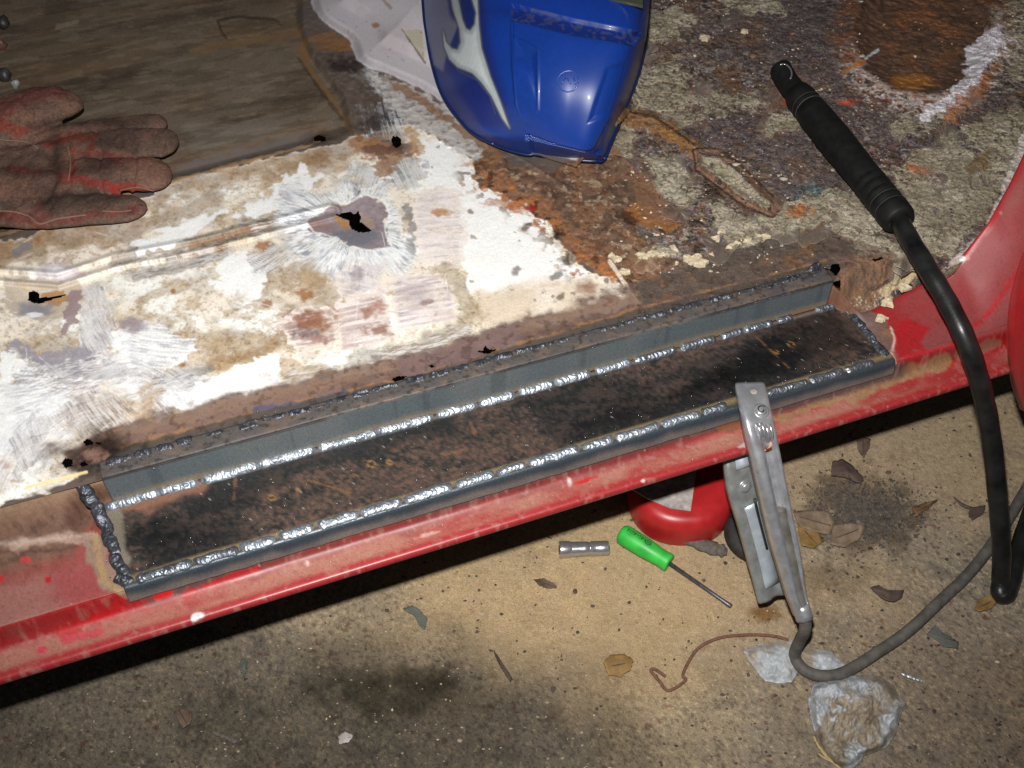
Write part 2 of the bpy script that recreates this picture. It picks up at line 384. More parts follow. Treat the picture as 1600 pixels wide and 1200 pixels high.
def build_pan():
    xs = np.concatenate([np.linspace(-420, -12, 30, endpoint=False), np.linspace(-12, 1612, 1060, endpoint=False), np.linspace(1612, 2000, 24)])
    v = np.concatenate([np.linspace(0, .80, 440, endpoint=False), np.linspace(.80, 1, 14)])
    bot = ledge_y(xs); top = -190.0; NE = 46
    inner = np.maximum(np.interp(xs, RED_IN[:, 0], RED_IN[:, 1]) + 14, bot + 2)
    ext = np.linspace(1, 0, NE, endpoint=False)
    px = np.repeat(xs[:, None], len(v) + NE, 1)
    py = np.concatenate([bot[:, None] + (inner - bot)[:, None] * ext[None], bot[:, None] + (top - bot[:, None]) * v[None]], 1)
    z0 = pan_z(px, py); P0 = un(px, py, z0)
    p = Paint(P0, S(96, 78, 64), .9); p.px, p.py = px, py
    mx, my = p.mx, p.my
    hz = np.zeros(px.shape)
    nA = p.noise(55, 5); nB = p.noise(16, 5); nC = p.noise(5, 4); nD = p.noise(1.7, 3); nS = p.noise(7, 4, ANG, 6)

    # ---- foot well, right: felt, adhesive, rust
    felt = sst(.40, .62, .5 * nA + .5 * nB + .10)
    p.lay(felt, S(92, 82, 78), .9); hz += .0016 * felt * nC
    fleck = voro(mx / 2.4, my / 2.4, 40); fid = fleck[2]; fr = (fleck[0] < .5).astype(float)
    right = sst(940, 1010, px - (py - 200) * .25)
    e1 = p.noise(7, 5); e2 = p.noise(4, 4); e3 = p.noise(11, 5); e4 = p.noise(2.6, 3)
    rt = right; p.mul(rt * sst(.43, .40, e1), [.52, .50, .49]); p.lay(rt * sst(.575, .60, e3) * sst(.40, .5, e4), S(150, 138, 122), .62); p.lay(rt * sst(.60, .63, e2), S(128, 96, 70), .5); p.mul(rt * sst(.40, .37, e2), [.45, .43, .42]); p.lay(rt * sst(.66, .69, e1), S(178, 168, 152), .6); p.mul(rt * sst(.62, .66, p.noise(24, 5)), [.62, .58, .55])
    hz += .0010 * right * (sst(.575, .60, e3) - sst(.43, .40, e1))
    for lo, hi, c, o in ((0, .05, (150, 52, 60), .75), (.05, .10, (74, 78, 120), .6), (.10, .16, (178, 170, 172), .65), (.16, .27, (62, 54, 58), .9), (.27, .31, (140, 84, 46), .7), (.31, .325, (52, 128, 140), .6), (.33, .46, (130, 116, 122), .6)):
        p.lay(fr * ((fid > lo) & (fid < hi)) * right * sst(.40, .60, nB + .05), S(*c), o)
    p.lay(right * sst(.52, .74, p.noise(30, 5)), S(112, 98, 98), .5)
    for cx, cy, rx, ry in ((1240, 60, 100, 70), (1190, 200, 110, 40), (1270, 280, 90, 40), (1500, 200, 90, 60), (1330, 150, 60, 60), (1260, 20, 80, 40)):
        m = p.blob(cx, cy, rx, ry, .5, .9, 18); p.lay(m, S(84, 73, 73), .62, var=.5, vsc=3)
    for cx, cy, rx, ry in ((1275, 305, 26, 12), (1300, 315, 14, 8)): p.lay(p.blob(cx, cy, rx, ry, .5, .9, 5), S(64, 110, 122), .6)
    rustR = sst(.54, .70, p.noise(34, 5)) * right; p.lay(rustR, S(108, 78, 58), .55, var=.5, vsc=6)
    adh = np.maximum.reduce([p.poly(q, 4, 12, 14) for q in (
        [(1010, 20), (1060, 10), (1095, 30), (1040, 60), (1012, 70)], [(1000, 100), (1060, 90), (1090, 150), (1170, 140), (1200, 160), (1100, 180), (1070, 205), (985, 180)],
        [(1120, -20), (1200, -20), (1230, 20), (1170, 25), (1125, 10)], [(1005, 240), (1050, 245), (1090, 300), (1060, 330), (1025, 300)],
        [(960, 178), (985, 190), (992, 275), (982, 272), (968, 220)], [(1190, 345), (1260, 300), (1300, 300), (1400, 300), (1420, 400), (1340, 395), (1290, 350), (1200, 365)],
        [(1120, 340), (1180, 345), (1190, 390), (1140, 392), (1128, 360)], [(1000, 370), (1050, 380), (1060, 398), (1010, 405), (990, 360)],
        [(1400, 260), (1520, 190), (1600, 150), (1610, 230), (1540, 330), (1500, 390), (1430, 410), (1400, 330)], [(1100, 245), (1130, 250), (1205, 318), (1195, 326), (1160, 306), (1100, 262)],
        [(1200, 170), (1245, 175), (1250, 205), (1200, 205)], [(1340, 395), (1420, 390), (1400, 440), (1340, 460), (1395, 420)], [(1530, 20), (1610, -10), (1610, 130), (1560, 110)], [(1385, 190), (1480, 150), (1540, 110), (1560, 130), (1480, 190), (1400, 220)],
        [(1090, 300), (1150, 330), (1240, 350), (1180, 362), (1120, 345)])])
    adh = adh * sst(.375, .405, nB * .55 + nC * .45)
    tone = p.noise(22, 4)
    p.lay(adh, S(150, 140, 120), .97, var=.35, vsc=5); p.lay(adh * sst(.5, .7, tone), S(176, 166, 148), .7); p.lay(adh * sst(.5, .3, tone), S(120, 108, 92), .5)
    hz += .0026 * adh
    wv = .9 * (nB - .5)
    f1, f2, cid = voro(mx / 17 + wv, my / 17 + wv * .7, 71); cr = sst(.075, .02, f2 - f1) * adh * (cid > .18)
    f1, f2, cid = voro(mx / 7 + wv, my / 7 - wv * .7, 77); cr = np.maximum(cr, sst(.12, .03, f2 - f1) * adh * (cid > .62))
    p.mul(cr, [.22, .2, .18]); hz -= .002 * cr
    p.mul(sst(.66, .75, nC) * right, [.6, .58, .56]); p.lay(sst(.70, .8, nD) * right, S(176, 164, 150), .35)
    p.mul(sst(.36, .26, nD) * right, [.5, .5, .5])
    # hollow under the seat mounting, ringed by flaking white
    e = np.hypot((px - 1443) / 104, (py - 52) / 90) + .22 * (nB - .5) + .10 * (nC - .5)
    p.lay(sst(1.42, 1.30, e + .7 * (nC - .5) + .5 * (nB - .5)) * sst(.95, 1.1, e) * sst(-40, 40, (px - 1460) * .25 + (py - 60)) * sst(.36, .5, nB * .5 + nC * .5), S(206, 198, 194), .95)
    p.lay(sst(.38, .6, nC * .6 + nB * .4) * sst(1.5, 1.25, e), S(120, 70, 40), .75)
    p.lay(sst(1.14, .94, e), S(88, 64, 50), .92, var=.6, vsc=7); p.lay(sst(.8, .5, e) * sst(.42, .6, nB), S(120, 80, 52), .8)
    p.lay(p.blob(1425, 128, 34, 11, .4, .5, 8), S(158, 104, 52), .9); p.mul(sst(.05, .02, abs(e - 1.0)), [.7, .7, .7])
    p.lay(p.poly([(1510, 75), (1560, 40), (1575, 60), (1540, 110), (1500, 160), (1440, 190), (1450, 165), (1505, 125)], 4, 10, 10), S(208, 202, 208), .9)
    p.lay(p.poly([(1480, 165), (1560, 95), (1540, 145), (1470, 200)], 4, 12, 7), S(150, 90, 44), .7)
    p.lay(p.line([(1318, 112), (1350, 95)], 3, 2, 1), S(176, 110, 44), .9); p.lay(p.line([(1352, 92), (1372, 78)], 2, 1.5, 1), S(190, 196, 200), .9)
    p.lay(p.poly([(1525, 240), (1545, 236), (1545, 262), (1520, 275), (1510, 262)], 3, 4, 6), S(112, 92, 66), .95)
    p.lay(p.poly([(1540, 360), (1600, 200), (1625, 210), (1560, 380), (1480, 420), (1500, 395)], 4, 6, 10), S(188, 178, 172), .85); 
    # pressed bead, rust and outline
    m = p.line([(972, 182), (1015, 186), (1045, 205), (1085, 232)], 13, 3, 5); p.lay(m, S(124, 90, 60), .9, var=.5, vsc=6); p.lay(p.line([(1035, 205), (1082, 230)], 6, 3, 4), S(150, 110, 60), .7)
    loop = [(1088, 236), (1120, 238), (1150, 258), (1216, 322), (1206, 334), (1165, 318), (1092, 264)]
    d = polydist(px, py, loop); p.lay(sst(9, 3, abs(d + 1) + 4 * (nC - .5)), S(128, 96, 76), .85, var=.35); p.lay(sst(6, 10, d), S(158, 148, 126), .8, var=.3); p.mul(sst(3.0, 1, abs(d + 5 + 3 * (nC - .5))) , [.28, .26, .24])
    p.mul(p.line([(985, 175), (1020, 182), (1050, 200), (1085, 226)], 2, 1.5, 2), [.3, .28, .25])
    p.lay(p.blob(1240, 160, 16, 6, .5, .6, 5), S(190, 84, 52), .7); p.lay(p.blob(1328, 160, 16, 5, .5, .6, 5), S(180, 78, 50), .7)
    p.lay(p.blob(1435, 265, 22, 6, .5, .6, 5, .3), S(158, 92, 52), .8); p.lay(p.blob(1250, 330, 18, 9, .5, .6, 5), S(166, 100, 46), .8)

    # ---- middle: rust between foot well and the ground bright metal
    mid = p.poly([(745, 225), (800, 250), (900, 262), (965, 215), (985, 280), (1010, 370), (1060, 405), (1130, 398), (1180, 395), (1260, 362), (1330, 385), (1345, 400), (1300, 425), (1000, 505), (985, 465), (900, 405), (860, 350), (800, 305), (730, 280)], 6, 16, 20)
    p.lay(mid, S(106, 82, 68), .95, var=.6, vsc=10); p.lay(mid * sst(.48, .66, nB), S(128, 90, 64), .6); p.lay(mid * sst(.56, .7, p.noise(9, 4)), S(136, 98, 68), .45)
    p.mul(mid * sst(.52, .36, nC), [.62, .6, .58]); hz += .0010 * mid * nC
    p.lay(mid * sst(.63, .72, p.noise(6, 4)), S(168, 150, 124), .6)
    p.lay(p.poly([(960, 330), (1005, 315), (1062, 355), (1050, 362), (990, 348)], 4, 6, 8), S(140, 92, 48), .85, var=.4, vsc=4); p.lay(p.poly([(985, 270), (1010, 275), (1060, 340), (1050, 355), (1000, 330)], 5, 5, 8), S(124, 88, 66), .8)
    p.mul(p.poly([(950, 322), (975, 328), (1000, 348), (985, 352), (962, 336)], 3, 5, 6), [.35, .33, .32]); p.mul(p.poly([(1062, 340), (1100, 345), (1110, 356), (1080, 352)], 3, 5, 6), [.35, .33, .34])
    p.lay(p.line([(750, 262), (800, 300), (850, 330), (900, 390), (960, 430)], 12, 6, 16, 8), S(146, 98, 64), .6)
    p.lay(p.line([(640, 178), (700, 215), (770, 252)], 9, 5, 6, 9), S(122, 88, 62), .85)
    drk = p.poly([(990, 440), (1040, 420), (1130, 395), (1240, 362), (1300, 362), (1340, 392), (1300, 408), (1200, 440), (1000, 495)], 5, 7, 14)
    p.lay(drk, S(92, 80, 70), .95, var=.3, vsc=14); p.lay(drk * sst(.58, .7, nB), S(120, 82, 56), .75); hz -= .001 * drk
    p.lay(p.poly([(1240, 362), (1300, 362), (1400, 400), (1390, 430), (1330, 440), (1310, 400), (1250, 385)], 5, 6, 12), S(96, 80, 68), .8, var=.4, vsc=10)
    slope = p.poly([(1310, 395), (1400, 400), (1392, 440), (1360, 480), (1320, 512), (1306, 470)], 5, 6, 10)
    p.lay(slope, S(108, 84, 68), .9, var=.5, vsc=6); p.lay(slope * sst(.52, .68, nC), S(134, 96, 68), .5); hz += .0008 * slope * nB
    p.lay(p.poly([(1372, 455), (1440, 400), (1455, 408), (1420, 440), (1385, 465)], 3, 4, 6), S(184, 168, 134), .9, var=.3); p.lay(sst(.6, .7, nD) * p.poly([(1320, 470), (1380, 450), (1440, 430), (1400, 470), (1330, 500)], 8, 10, 6), S(206, 190, 160), .6)

    # ---- left: cream primer, tan stain, ground bright metal
    left = p.poly([(-500, 470), (0, 385), (130, 332), (285, 284), (500, 232), (560, 218), (600, 200), (650, 195), (735, 250), (742, 285), (800, 312), (852, 345), (880, 385), (905, 412), (962, 440), (1000, 474), (900, 500), (760, 522), (700, 555), (520, 592), (420, 628), (280, 672), (180, 690), (130, 745), (0, 790), (-500, 900)], 4, 9, 14)
    hz *= 1 - left; hz += left * (.0007 * (nB - .5) + .0003 * (nD - .5)); cream = S(234, 223, 208); p.lay(left, cream, 1, rough=.75)
    st = p.noise(48, 5, ANG, 2.2); p.lay(left * sst(.40, .78, st + .16 * (nC - .5) + .10 * (nD - .5)), S(196, 178, 152), .8); p.lay(left * sst(.52, .84, st + .22 * (nC - .5) + .15 * (nD - .5)), S(150, 128, 102), .6); p.lay(left * sst(.54, .64, p.noise(14, 5)), S(186, 180, 174), .5); d1 = voro(mx / 5.5, my / 5.5, 204); p.lay(left * sst(.16, .05, d1[0]) * (d1[2] > .62), S(150, 116, 84), .5); d1 = voro(mx / 3, my / 3, 214); p.lay(left * sst(.3, .1, d1[0]) * (d1[2] > .85), S(120, 104, 92), .45)
    p.lay(left * sst(.50, .70, p.noise(30, 5) + .12 * (nD - .5)), S(246, 242, 236), .9)
    p.lay(left * sst(.62, .72, nB) * sst(700, 560, px), S(172, 146, 112), .5)
    p.mul(left * sst(.62, .74, nC), [.80, .76, .70])
    # stains along the seams
    for q, w, c in (([(0, 392), (110, 375), (240, 350), (330, 310)], 16, (142, 112, 80)), ([(180, 405), (300, 380), (430, 350)], 9, (112, 104, 100)), ([(300, 385), (420, 352)], 5, (150, 106, 66)), ([(210, 432), (290, 415), (360, 398)], 6, (116, 112, 110)),
                    ([(420, 430), (480, 440), (520, 470)], 26, (150, 120, 84)), ([(470, 370), (490, 440)], 14, (164, 136, 100)), ([(0, 400), (60, 395)], 14, (150, 122, 88)), ([(220, 470), (290, 445)], 10, (166, 140, 108)),
                    ([(330, 570), (420, 545), (440, 520)], 9, (150, 116, 74)), ([(250, 590), (330, 575)], 8, (110, 108, 110)), ([(690, 420), (720, 450), (735, 490)], 14, (154, 138, 112)), ([(430, 300), (470, 270), (520, 262)], 24, (160, 128, 90)), ([(500, 240), (600, 215)], 16, (126, 92, 60)), ([(0, 384), (130, 340), (285, 290), (500, 238)], 15, (146, 112, 76)),
                    ([(380, 560), (470, 580), (520, 585)], 12, (156, 130, 96)), ([(130, 560), (180, 520), (175, 480)], 8, (190, 170, 140)), ([(560, 555), (640, 545), (720, 520)], 16, (128, 118, 104)), ([(20, 610), (110, 615), (150, 640)], 12, (128, 112, 96)), ([(90, 660), (130, 640), (180, 640)], 14, (170, 140, 116)), ([(190, 655), (240, 640)], 14, (184, 160, 140)), ([(260, 640), (300, 635)], 8, (150, 124, 96))):
        p.lay(p.line(q, w, w * .6, w * .8, 12) * left, S(*c), .56, var=.5, vsc=2.5)
    for cx, cy, r in ((475, 460, 12), (415, 475, 9), (305, 400, 6), (380, 433, 4), (285, 570, 6), (320, 345, 6), (420, 380, 7), (345, 388, 8), (60, 375, 5), (270, 455, 4), (298, 620, 5), (330, 635, 4), (0, 655, 10), (5, 727, 8), (410, 385, 10)):
        p.lay(p.blob(cx, cy, r, r * .8, .5, .6, 4), S(150, 98, 52), .85)
    # white flash of bare primer
    p.mul(left * sst(.58, .70, nD * .6 + nC * .4), [.80, .77, .73]); p.lay(left * sst(.56, .66, p.noise(3.2, 4)) * sst(.45, .6, nB), S(150, 128, 104), .45)
    for q in ([(330, 440), (360, 395), (400, 405), (425, 440), (405, 462), (350, 460)], [(170, 520), (230, 505), (305, 540), (270, 570), (210, 575), (180, 550)], [(0, 550), (40, 555), (60, 580), (0, 600)], [(-60, 600), (60, 600), (110, 630), (60, 680), (0, 710), (-60, 720)], [(270, 590), (330, 590), (410, 560), (430, 580), (390, 620), (290, 640), (240, 630)], [(400, 560), (435, 555), (435, 595), (410, 605)], [(360, 340), (420, 300), (470, 260), (500, 280), (450, 320), (400, 345)], [(210, 380), (300, 340), (350, 330), (300, 370), (220, 395)]):
        p.lay(p.poly(q, 5, 10, 9), S(248, 246, 244), .92, rough=.6)
    # large clean white panel
    wp = p.poly([(650, 215), (700, 228), (735, 262), (738, 292), (800, 318), (845, 345), (870, 380), (895, 410), (925, 425), (900, 440), (800, 450), (735, 455), (722, 400), (716, 300), (668, 292), (655, 250)], 6, 9, 12)
    p.lay(wp, S(244, 240, 238), .95, rough=.55); lower = p.poly([(735, 455), (800, 440), (900, 432), (985, 468), (880, 498), (770, 516)], 14, 12, 16); p.lay(lower, S(216, 200, 180), .7)
    edge = p.line([(738, 275), (800, 312), (850, 345), (885, 390), (920, 425), (970, 448)], 26, 16, 8, 10)
    p.mul(edge * sst(.56, .64, p.noise(7, 4)), [.38, .32, .27]); p.lay(edge * sst(.58, .66, p.noise(10, 4)) , S(166, 104, 58), .75)
    sp = voro(mx / 15, my / 15, 91); p.mul(sst(.02, -.02, sp[0] - .12 * sp[2] + .7 * (nC - .5) + .05) * (sp[2] > .72) * np.maximum(wp, lower), [.5, .47, .45])
    for cx, cy, rx, ry in ((822, 355, 10, 5), (870, 365, 9, 6), (890, 405, 14, 8), (870, 430, 13, 6), (808, 422, 8, 6), (735, 330, 4, 4), (875, 465, 8, 4)): p.mul(p.blob(cx, cy, rx, ry, .4, .8, 4, -.6), [.34, .32, .30])
    p.lay(p.blob(828, 326, 9, 4, .4, .5, 4), S(150, 36, 34), .95); p.lay(p.blob(805, 322, 13, 8, .5, .8, 5), S(170, 96, 48), .85); p.lay(p.blob(917, 450, 14, 12, .6, .6, 7), S(140, 104, 84), .8)
    p.lay(p.line([(952, 408), (995, 470)], 3, 2, 1), S(226, 214, 196), .8)

    # ---- grinder marks: arcs of bright scratches
    def arc(pts, w, cx, cy, base, hi, op=.9, amp=8, dens=1.5, rough=.5):
        m = p.line(pts, w, w * .45, amp * 1.6 + 4, 7); m = m * (.55 + .45 * sst(.35, .6, p.noise(8, 4))); r = np.hypot(px - cx, (py - cy) * 1.25); th = np.arctan2((py - cy) * 1.25, px - cx)
        p.seed += 7; k = m > 0; s = np.zeros(px.shape); s[k] = vn(r[k] / dens, th[k] * 7, p.seed) * .65 + vn(r[k] / (dens * 3.1), th[k] * 4, p.seed + 3) * .35
        p.lay(m, S(*base), op * .8, rough=rough); p.lay(m * sst(.36, .70, s), S(*hi), op * .85); p.mul(m * sst(.34, .2, s), [.80, .80, .83])
    W = (250, 250, 252); G = (176, 176, 184); GP = (168, 156, 164)
    def brush(q, ang, base, hi, op=.85, amp=12, lng=16., wid=1.15):
        m = p.poly(q, 5, amp, 6); c, n_ = math.cos(ang), math.sin(ang); p.seed += 5; k = m > 0; s_ = np.zeros(px.shape)
        u = (px[k] * c + py[k] * n_); v_ = (-px[k] * n_ + py[k] * c) + .004 * (u - u.mean()) ** 2 * .3
        s_[k] = .6 * vn(u / lng, v_ / wid, p.seed) + .4 * vn(u / (lng * 2.2), v_ / (wid * 3.3), p.seed + 2); m = m * (.6 + .4 * sst(.35, .55, nB))
        p.lay(m, S(*base), op * .8, rough=.5); p.lay(m * sst(.42, .62, s_), S(*hi), op); p.mul(m * sst(.38, .25, s_), [.74, .74, .78])
    arc([(190, 590), (110, 640), (40, 690), (-20, 730)], 40, 260, 820, (206, 206, 212), W, .8, 10, 1.2); arc([(140, 600), (190, 640), (170, 690)], 22, 60, 760, (186, 170, 156), (238, 226, 212), .7, 8, 1.2); arc([(230, 570), (290, 610), (250, 640)], 18, 150, 700, G, (240, 234, 228), .7, 8, 1.2)
    brush([(130, 455), (165, 450), (185, 500), (170, 560), (120, 580), (100, 560), (140, 520)], 1.2, (188, 188, 194), W, .6, 14, 9.); brush([(190, 520), (250, 505), (310, 545), (280, 565), (210, 570)], .12, (190, 188, 192), W, .8); brush([(40, 560), (140, 555), (200, 580), (150, 610), (60, 600), (0, 620)], -.15, (176, 174, 180), W, .8)
    brush([(440, 285), (470, 280), (468, 345), (440, 360), (432, 320)], .1, (172, 168, 168), (248, 244, 240), .85, 8); brush([(390, 400), (450, 375), (470, 385), (430, 420), (395, 425)], -.6, (146, 146, 152), (226, 222, 220), .8, 8); brush([(0, 600), (80, 590), (120, 625), (60, 640), (0, 660)], -.3, (196, 194, 198), W, .8)
    for q, a_, b_ in (([(120, 450), (150, 445), (178, 480), (172, 540), (140, 560), (120, 520)], 1.0, (150, 148, 156)), ([(20, 545), (90, 560), (170, 560), (230, 585), (170, 600), (60, 585)], -.1, (128, 124, 132)), ([(235, 590), (300, 580), (335, 572), (320, 600), (250, 612)], -.35, (122, 120, 126)), ([(90, 640), (130, 610), (190, 615), (200, 650), (150, 690), (105, 690)], .9, (136, 122, 112)),
                      ([(560, 545), (640, 535), (725, 508), (735, 525), (660, 560), (580, 580)], -.2, (126, 116, 104)), ([(200, 425), (300, 392), (370, 375), (360, 398), (280, 420), (210, 440)], -.25, (128, 124, 122)), ([(20, 690), (50, 640), (80, 650), (60, 720), (25, 740)], 1.2, (150, 146, 150)), ([(380, 350), (440, 330), (470, 340), (440, 362), (390, 368)], -.3, (132, 120, 110)), ([(410, 590), (470, 575), (540, 570), (520, 592), (430, 606)], -.2, (132, 116, 98))):
        brush(q, a_, b_, (222, 218, 216), .62, 13, 12.)
    # radial wire-brush halo round the torn hole
    HP = [(505, 330), (520, 318), (545, 318), (570, 305), (600, 315), (607, 335), (600, 360), (610, 385), (580, 390), (545, 385), (525, 370), (490, 362), (478, 345)]
    k = (px > 400) & (px < 740) & (py > 215) & (py < 480); dh = np.full(px.shape, -999.); dh[k] = -polydist(px[k], py[k], HP); th = np.arctan2((py - 347) * 1.25, px - 553)
    st_ = np.zeros(px.shape); st_[k] = .6 * vn(th[k] * 58 + 3 * vn(px[k] / 22, py[k] / 22, 3), dh[k] / 9, 401) + .4 * fbm(px[k] / 15, py[k] / 11, 405, 3); reach = 36 + 20 * np.sin(th * 1.0 - .6) + 46 * (fbm(px / 30, py / 24, 409, 4) - .5) + 9 * (vn(th * 60, th * 0, 411) - .5)
    halo = sst(0, 3, dh + 4 * (st_ - .5)) * sst(10, -10, dh - reach + 16 * (st_ - .5)) * (.6 + .4 * sst(.35, .6, nB)); p.lay(p.line([(640, 320), (648, 370), (632, 410)], 8, 5, 8), S(120, 118, 122), .7); p.lay(p.line([(470, 345), (500, 340)], 9, 6, 8), S(124, 116, 118), .7); p.lay(p.line([(505, 395), (530, 430), (560, 440)], 8, 6, 8), S(150, 148, 152), .6); p.lay(halo, S(190, 194, 202), .85, rough=.5); p.lay(halo * sst(.38, .60, st_), S(252, 252, 254), .92); p.mul(halo * sst(.38, .24, st_), [.60, .61, .66])
    for q, a_ in (([(590, 240), (640, 232), (668, 262), (655, 292), (625, 300), (600, 275)], 1.1), ([(540, 262), (575, 250), (590, 285), (555, 300)], 1.9), ([(530, 110), (580, 108), (640, 150), (655, 180), (600, 150)], .7), ([(560, 165), (630, 160), (625, 215), (575, 212)], 1.3)): brush(q, a_, (104, 106, 114), (214, 216, 220), .72, 12)
    for q in ([(505, 330), (520, 318), (545, 318), (570, 305), (600, 315), (607, 335), (600, 360), (610, 385), (580, 390), (545, 385), (525, 370), (490, 362), (478, 345)],):
        m = p.poly(q, 3, 7, 8); p.lay(m, S(138, 124, 130), .95, rough=.5, var=.35, vsc=4); p.lay(m * p.blob(560, 372, 40, 14, .6, .5, 8), S(112, 116, 126), .8); p.lay(m * p.blob(500, 352, 22, 10, .6, .5, 8), S(140, 112, 108), .8)
        d = polydist(px, py, q); p.lay(sst(2.2, .8, abs(d + 1 + 5 * (nC - .5))) * (d > -14), S(252, 250, 248), .55)
    p.lay(p.poly([(522, 336), (545, 347), (548, 358), (540, 360), (526, 345)], 1.5, 2, 3), S(170, 128, 84), .95); p.lay(p.poly([(562, 333), (585, 345), (590, 362), (575, 356), (565, 346)], 2, 3, 3), S(160, 138, 124), .9)
    # left blown hole
    m = p.poly([(10, 440), (60, 430), (125, 440), (130, 470), (110, 490), (70, 500), (30, 495), (0, 470)], 3, 8, 8); p.lay(m, S(186, 170, 152), .8); p.lay(p.poly([(95, 460), (130, 450), (122, 500), (95, 525), (105, 490)], 3, 8, 6), S(146, 124, 128), .9)
    p.lay(p.poly([(62, 458), (100, 455), (105, 466), (90, 480), (66, 474)], 2, 3, 4), S(176, 132, 86), .9); p.lay(p.blob(50, 485, 30, 12, .4, .5, 6), S(140, 138, 146), .9); p.lay(p.blob(55, 492, 14, 4, .3, .4, 3), S(235, 236, 240), .9)
    p.lay(p.blob(210, 508, 20, 12, .4, .5, 6), S(148, 134, 140), .9); p.lay(p.blob(95, 425, 34, 13, .5, .4, 6), S(206, 196, 204), .8); p.lay(p.blob(90, 423, 16, 5, .5, .4, 5), S(250, 248, 250), .9)
    p.lay(p.line([(20, 540), (60, 560), (130, 550)], 9, 5, 9, 6), S(146, 140, 150), .85); p.lay(p.line([(25, 395), (45, 385)], 6, 3, 3), S(124, 122, 130), .8)
    # pink sanded squares with rust pits
    def square(q, base, lines=0., hdir=0.2, pits=()):
        m = p.poly(q, 4.5, 9, 6) * (.45 + .5 * sst(.35, .6, nB)); c, n_ = math.cos(hdir), math.sin(hdir); p.seed += 5
        s = vn((px * c + py * n_) / 34, (-px * n_ + py * c) / 2.6, p.seed); p.lay(m, S(*base), .95, rough=.6)
        p.lay(m * sst(.5, .75, s), S(238, 226, 222), .75); p.mul(m * sst(.36, .2, s), [.84, .80, .82])
        d = polydist(px, py, q); p.lay(m * sst(9, 2, d + 5 * (nC - .5)) , S(240, 226, 214), .7)
        for cx, cy, rx, ry, cc in pits: p.lay(p.blob(cx, cy, rx, ry, .5, .9, 5), S(*cc), .85, var=.4, vsc=3)
    square([(528, 425), (560, 408), (600, 412), (600, 455), (530, 470)], (198, 190, 194), pits=[(558, 428, 14, 9, (168, 152, 156))])
    square([(646, 318), (655, 303), (690, 292), (715, 296), (728, 345), (726, 405), (665, 412), (650, 370)], (220, 211, 210), hdir=-.08, pits=[(690, 332, 13, 5, (178, 128, 84))])
    square([(610, 442), (630, 427), (680, 426), (706, 445), (718, 500), (660, 514), (620, 520)], (190, 178, 180), hdir=-.15, pits=[(665, 472, 12, 4, (150, 124, 122))])
    square([(522, 478), (560, 462), (598, 455), (606, 470), (620, 530), (560, 548), (532, 552)], (198, 182, 178), hdir=-.2, pits=[(590, 478, 14, 10, (164, 124, 108)), (592, 515, 20, 9, (132, 92, 72)), (575, 490, 10, 8, (150, 110, 92))])
    square([(428, 500), (455, 486), (520, 477), (530, 535), (500, 548), (462, 546)], (182, 162, 156), hdir=-.2, pits=[(490, 500, 30, 14, (136, 84, 54)), (480, 520, 24, 8, (120, 100, 100)), (500, 530, 20, 7, (150, 116, 108))])
    # scratches
    for i in range(90):
        x0, y0 = random.uniform(0, 720), random.uniform(300, 690); a = random.gauss(-.35, .7); L = random.uniform(8, 34)
        k = p.sub([(x0 - L, y0 - L), (x0 + L, y0 + L)], 3); 
        d = polydist(px[k], py[k], [(x0, y0), (x0 + L * math.cos(a), y0 + L * math.sin(a))], False); w = sst(1.2, .4, d)[:, None] * left[k][:, None] * .4
        c = S(*((250, 250, 250) if random.random() < .65 else (128, 118, 110))); p.col[k] = p.col[k] * (1 - w) + c * w

    # ---- under-seat floor: brown dirt
    bf = p.poly([(-500, 440), (0, 366), (130, 318), (285, 274), (500, 218), (556, 200), (545, 160), (505, 100), (478, 60), (462, 20), (490, -10), (480, -250), (-500, -250)], 3, 5, 10)
    p.lay(bf, S(106, 93, 79), 1, rough=.9); p.lay(bf * sst(.40, .75, p.noise(60, 5, ANG, 2)), S(86, 73, 60), .7); p.lay(bf * sst(.45, .8, nS), S(108, 97, 84), .45); p.lay(bf * sst(.5, .8, p.noise(36, 4, ANG, 2.5)), S(108, 88, 68), .5)
    p.mul(bf * sst(.50, .8, nB), [.86, .85, .84]); p.mul(bf * sst(.60, .8, p.noise(14, 4, ANG, 2)), [.80, .79, .79]); p.lay(bf * sst(.66, .8, nD), S(130, 118, 104), .3); p.mul(bf * sst(.33, .2, nD), [.8, .8, .8]); p.lay(bf * p.poly([(300, 200), (420, 190), (520, 200), (480, 215), (300, 262)], 20, 14, 20), S(124, 116, 108), .55)
    p.lay(bf * p.line([(0, 350), (285, 262), (500, 205)], 16, 16, 10), S(118, 92, 68), .5); p.lay(bf * sst(.52, .72, p.noise(70, 4, ANG, 2)), S(116, 92, 68), .45); p.mul(bf * sst(.55, .62, p.noise(9, 5, ANG, 5)), [.78, .76, .74]); p.lay(bf * sst(.60, .68, p.noise(6, 5, ANG, 4)), S(130, 116, 98), .4); p.mul(bf * sst(.58, .70, p.noise(30, 5, ANG, 2)), [.74, .72, .70])
    p.lay(p.line([(280, 268), (400, 236), (480, 215)], 8, 6, 6), S(112, 104, 102), .7); p.lay(p.line([(0, 368), (130, 322), (285, 278), (500, 222)], 2.2, 1.5, 2), S(196, 158, 118), .8)
    p.lay(p.line([(480, 90), (470, 75), (480, 62), (520, 55)], 5, 4, 4), S(126, 92, 58), .8); p.lay(p.line([(472, 90), (500, 130), (540, 185), (548, 205)], 4, 3, 2), S(118, 88, 56), .8); p.mul(p.line([(466, 90), (494, 132), (534, 186)], 2.5, 2, 2), [.6, .6, .6])
    hz *= 1 - bf
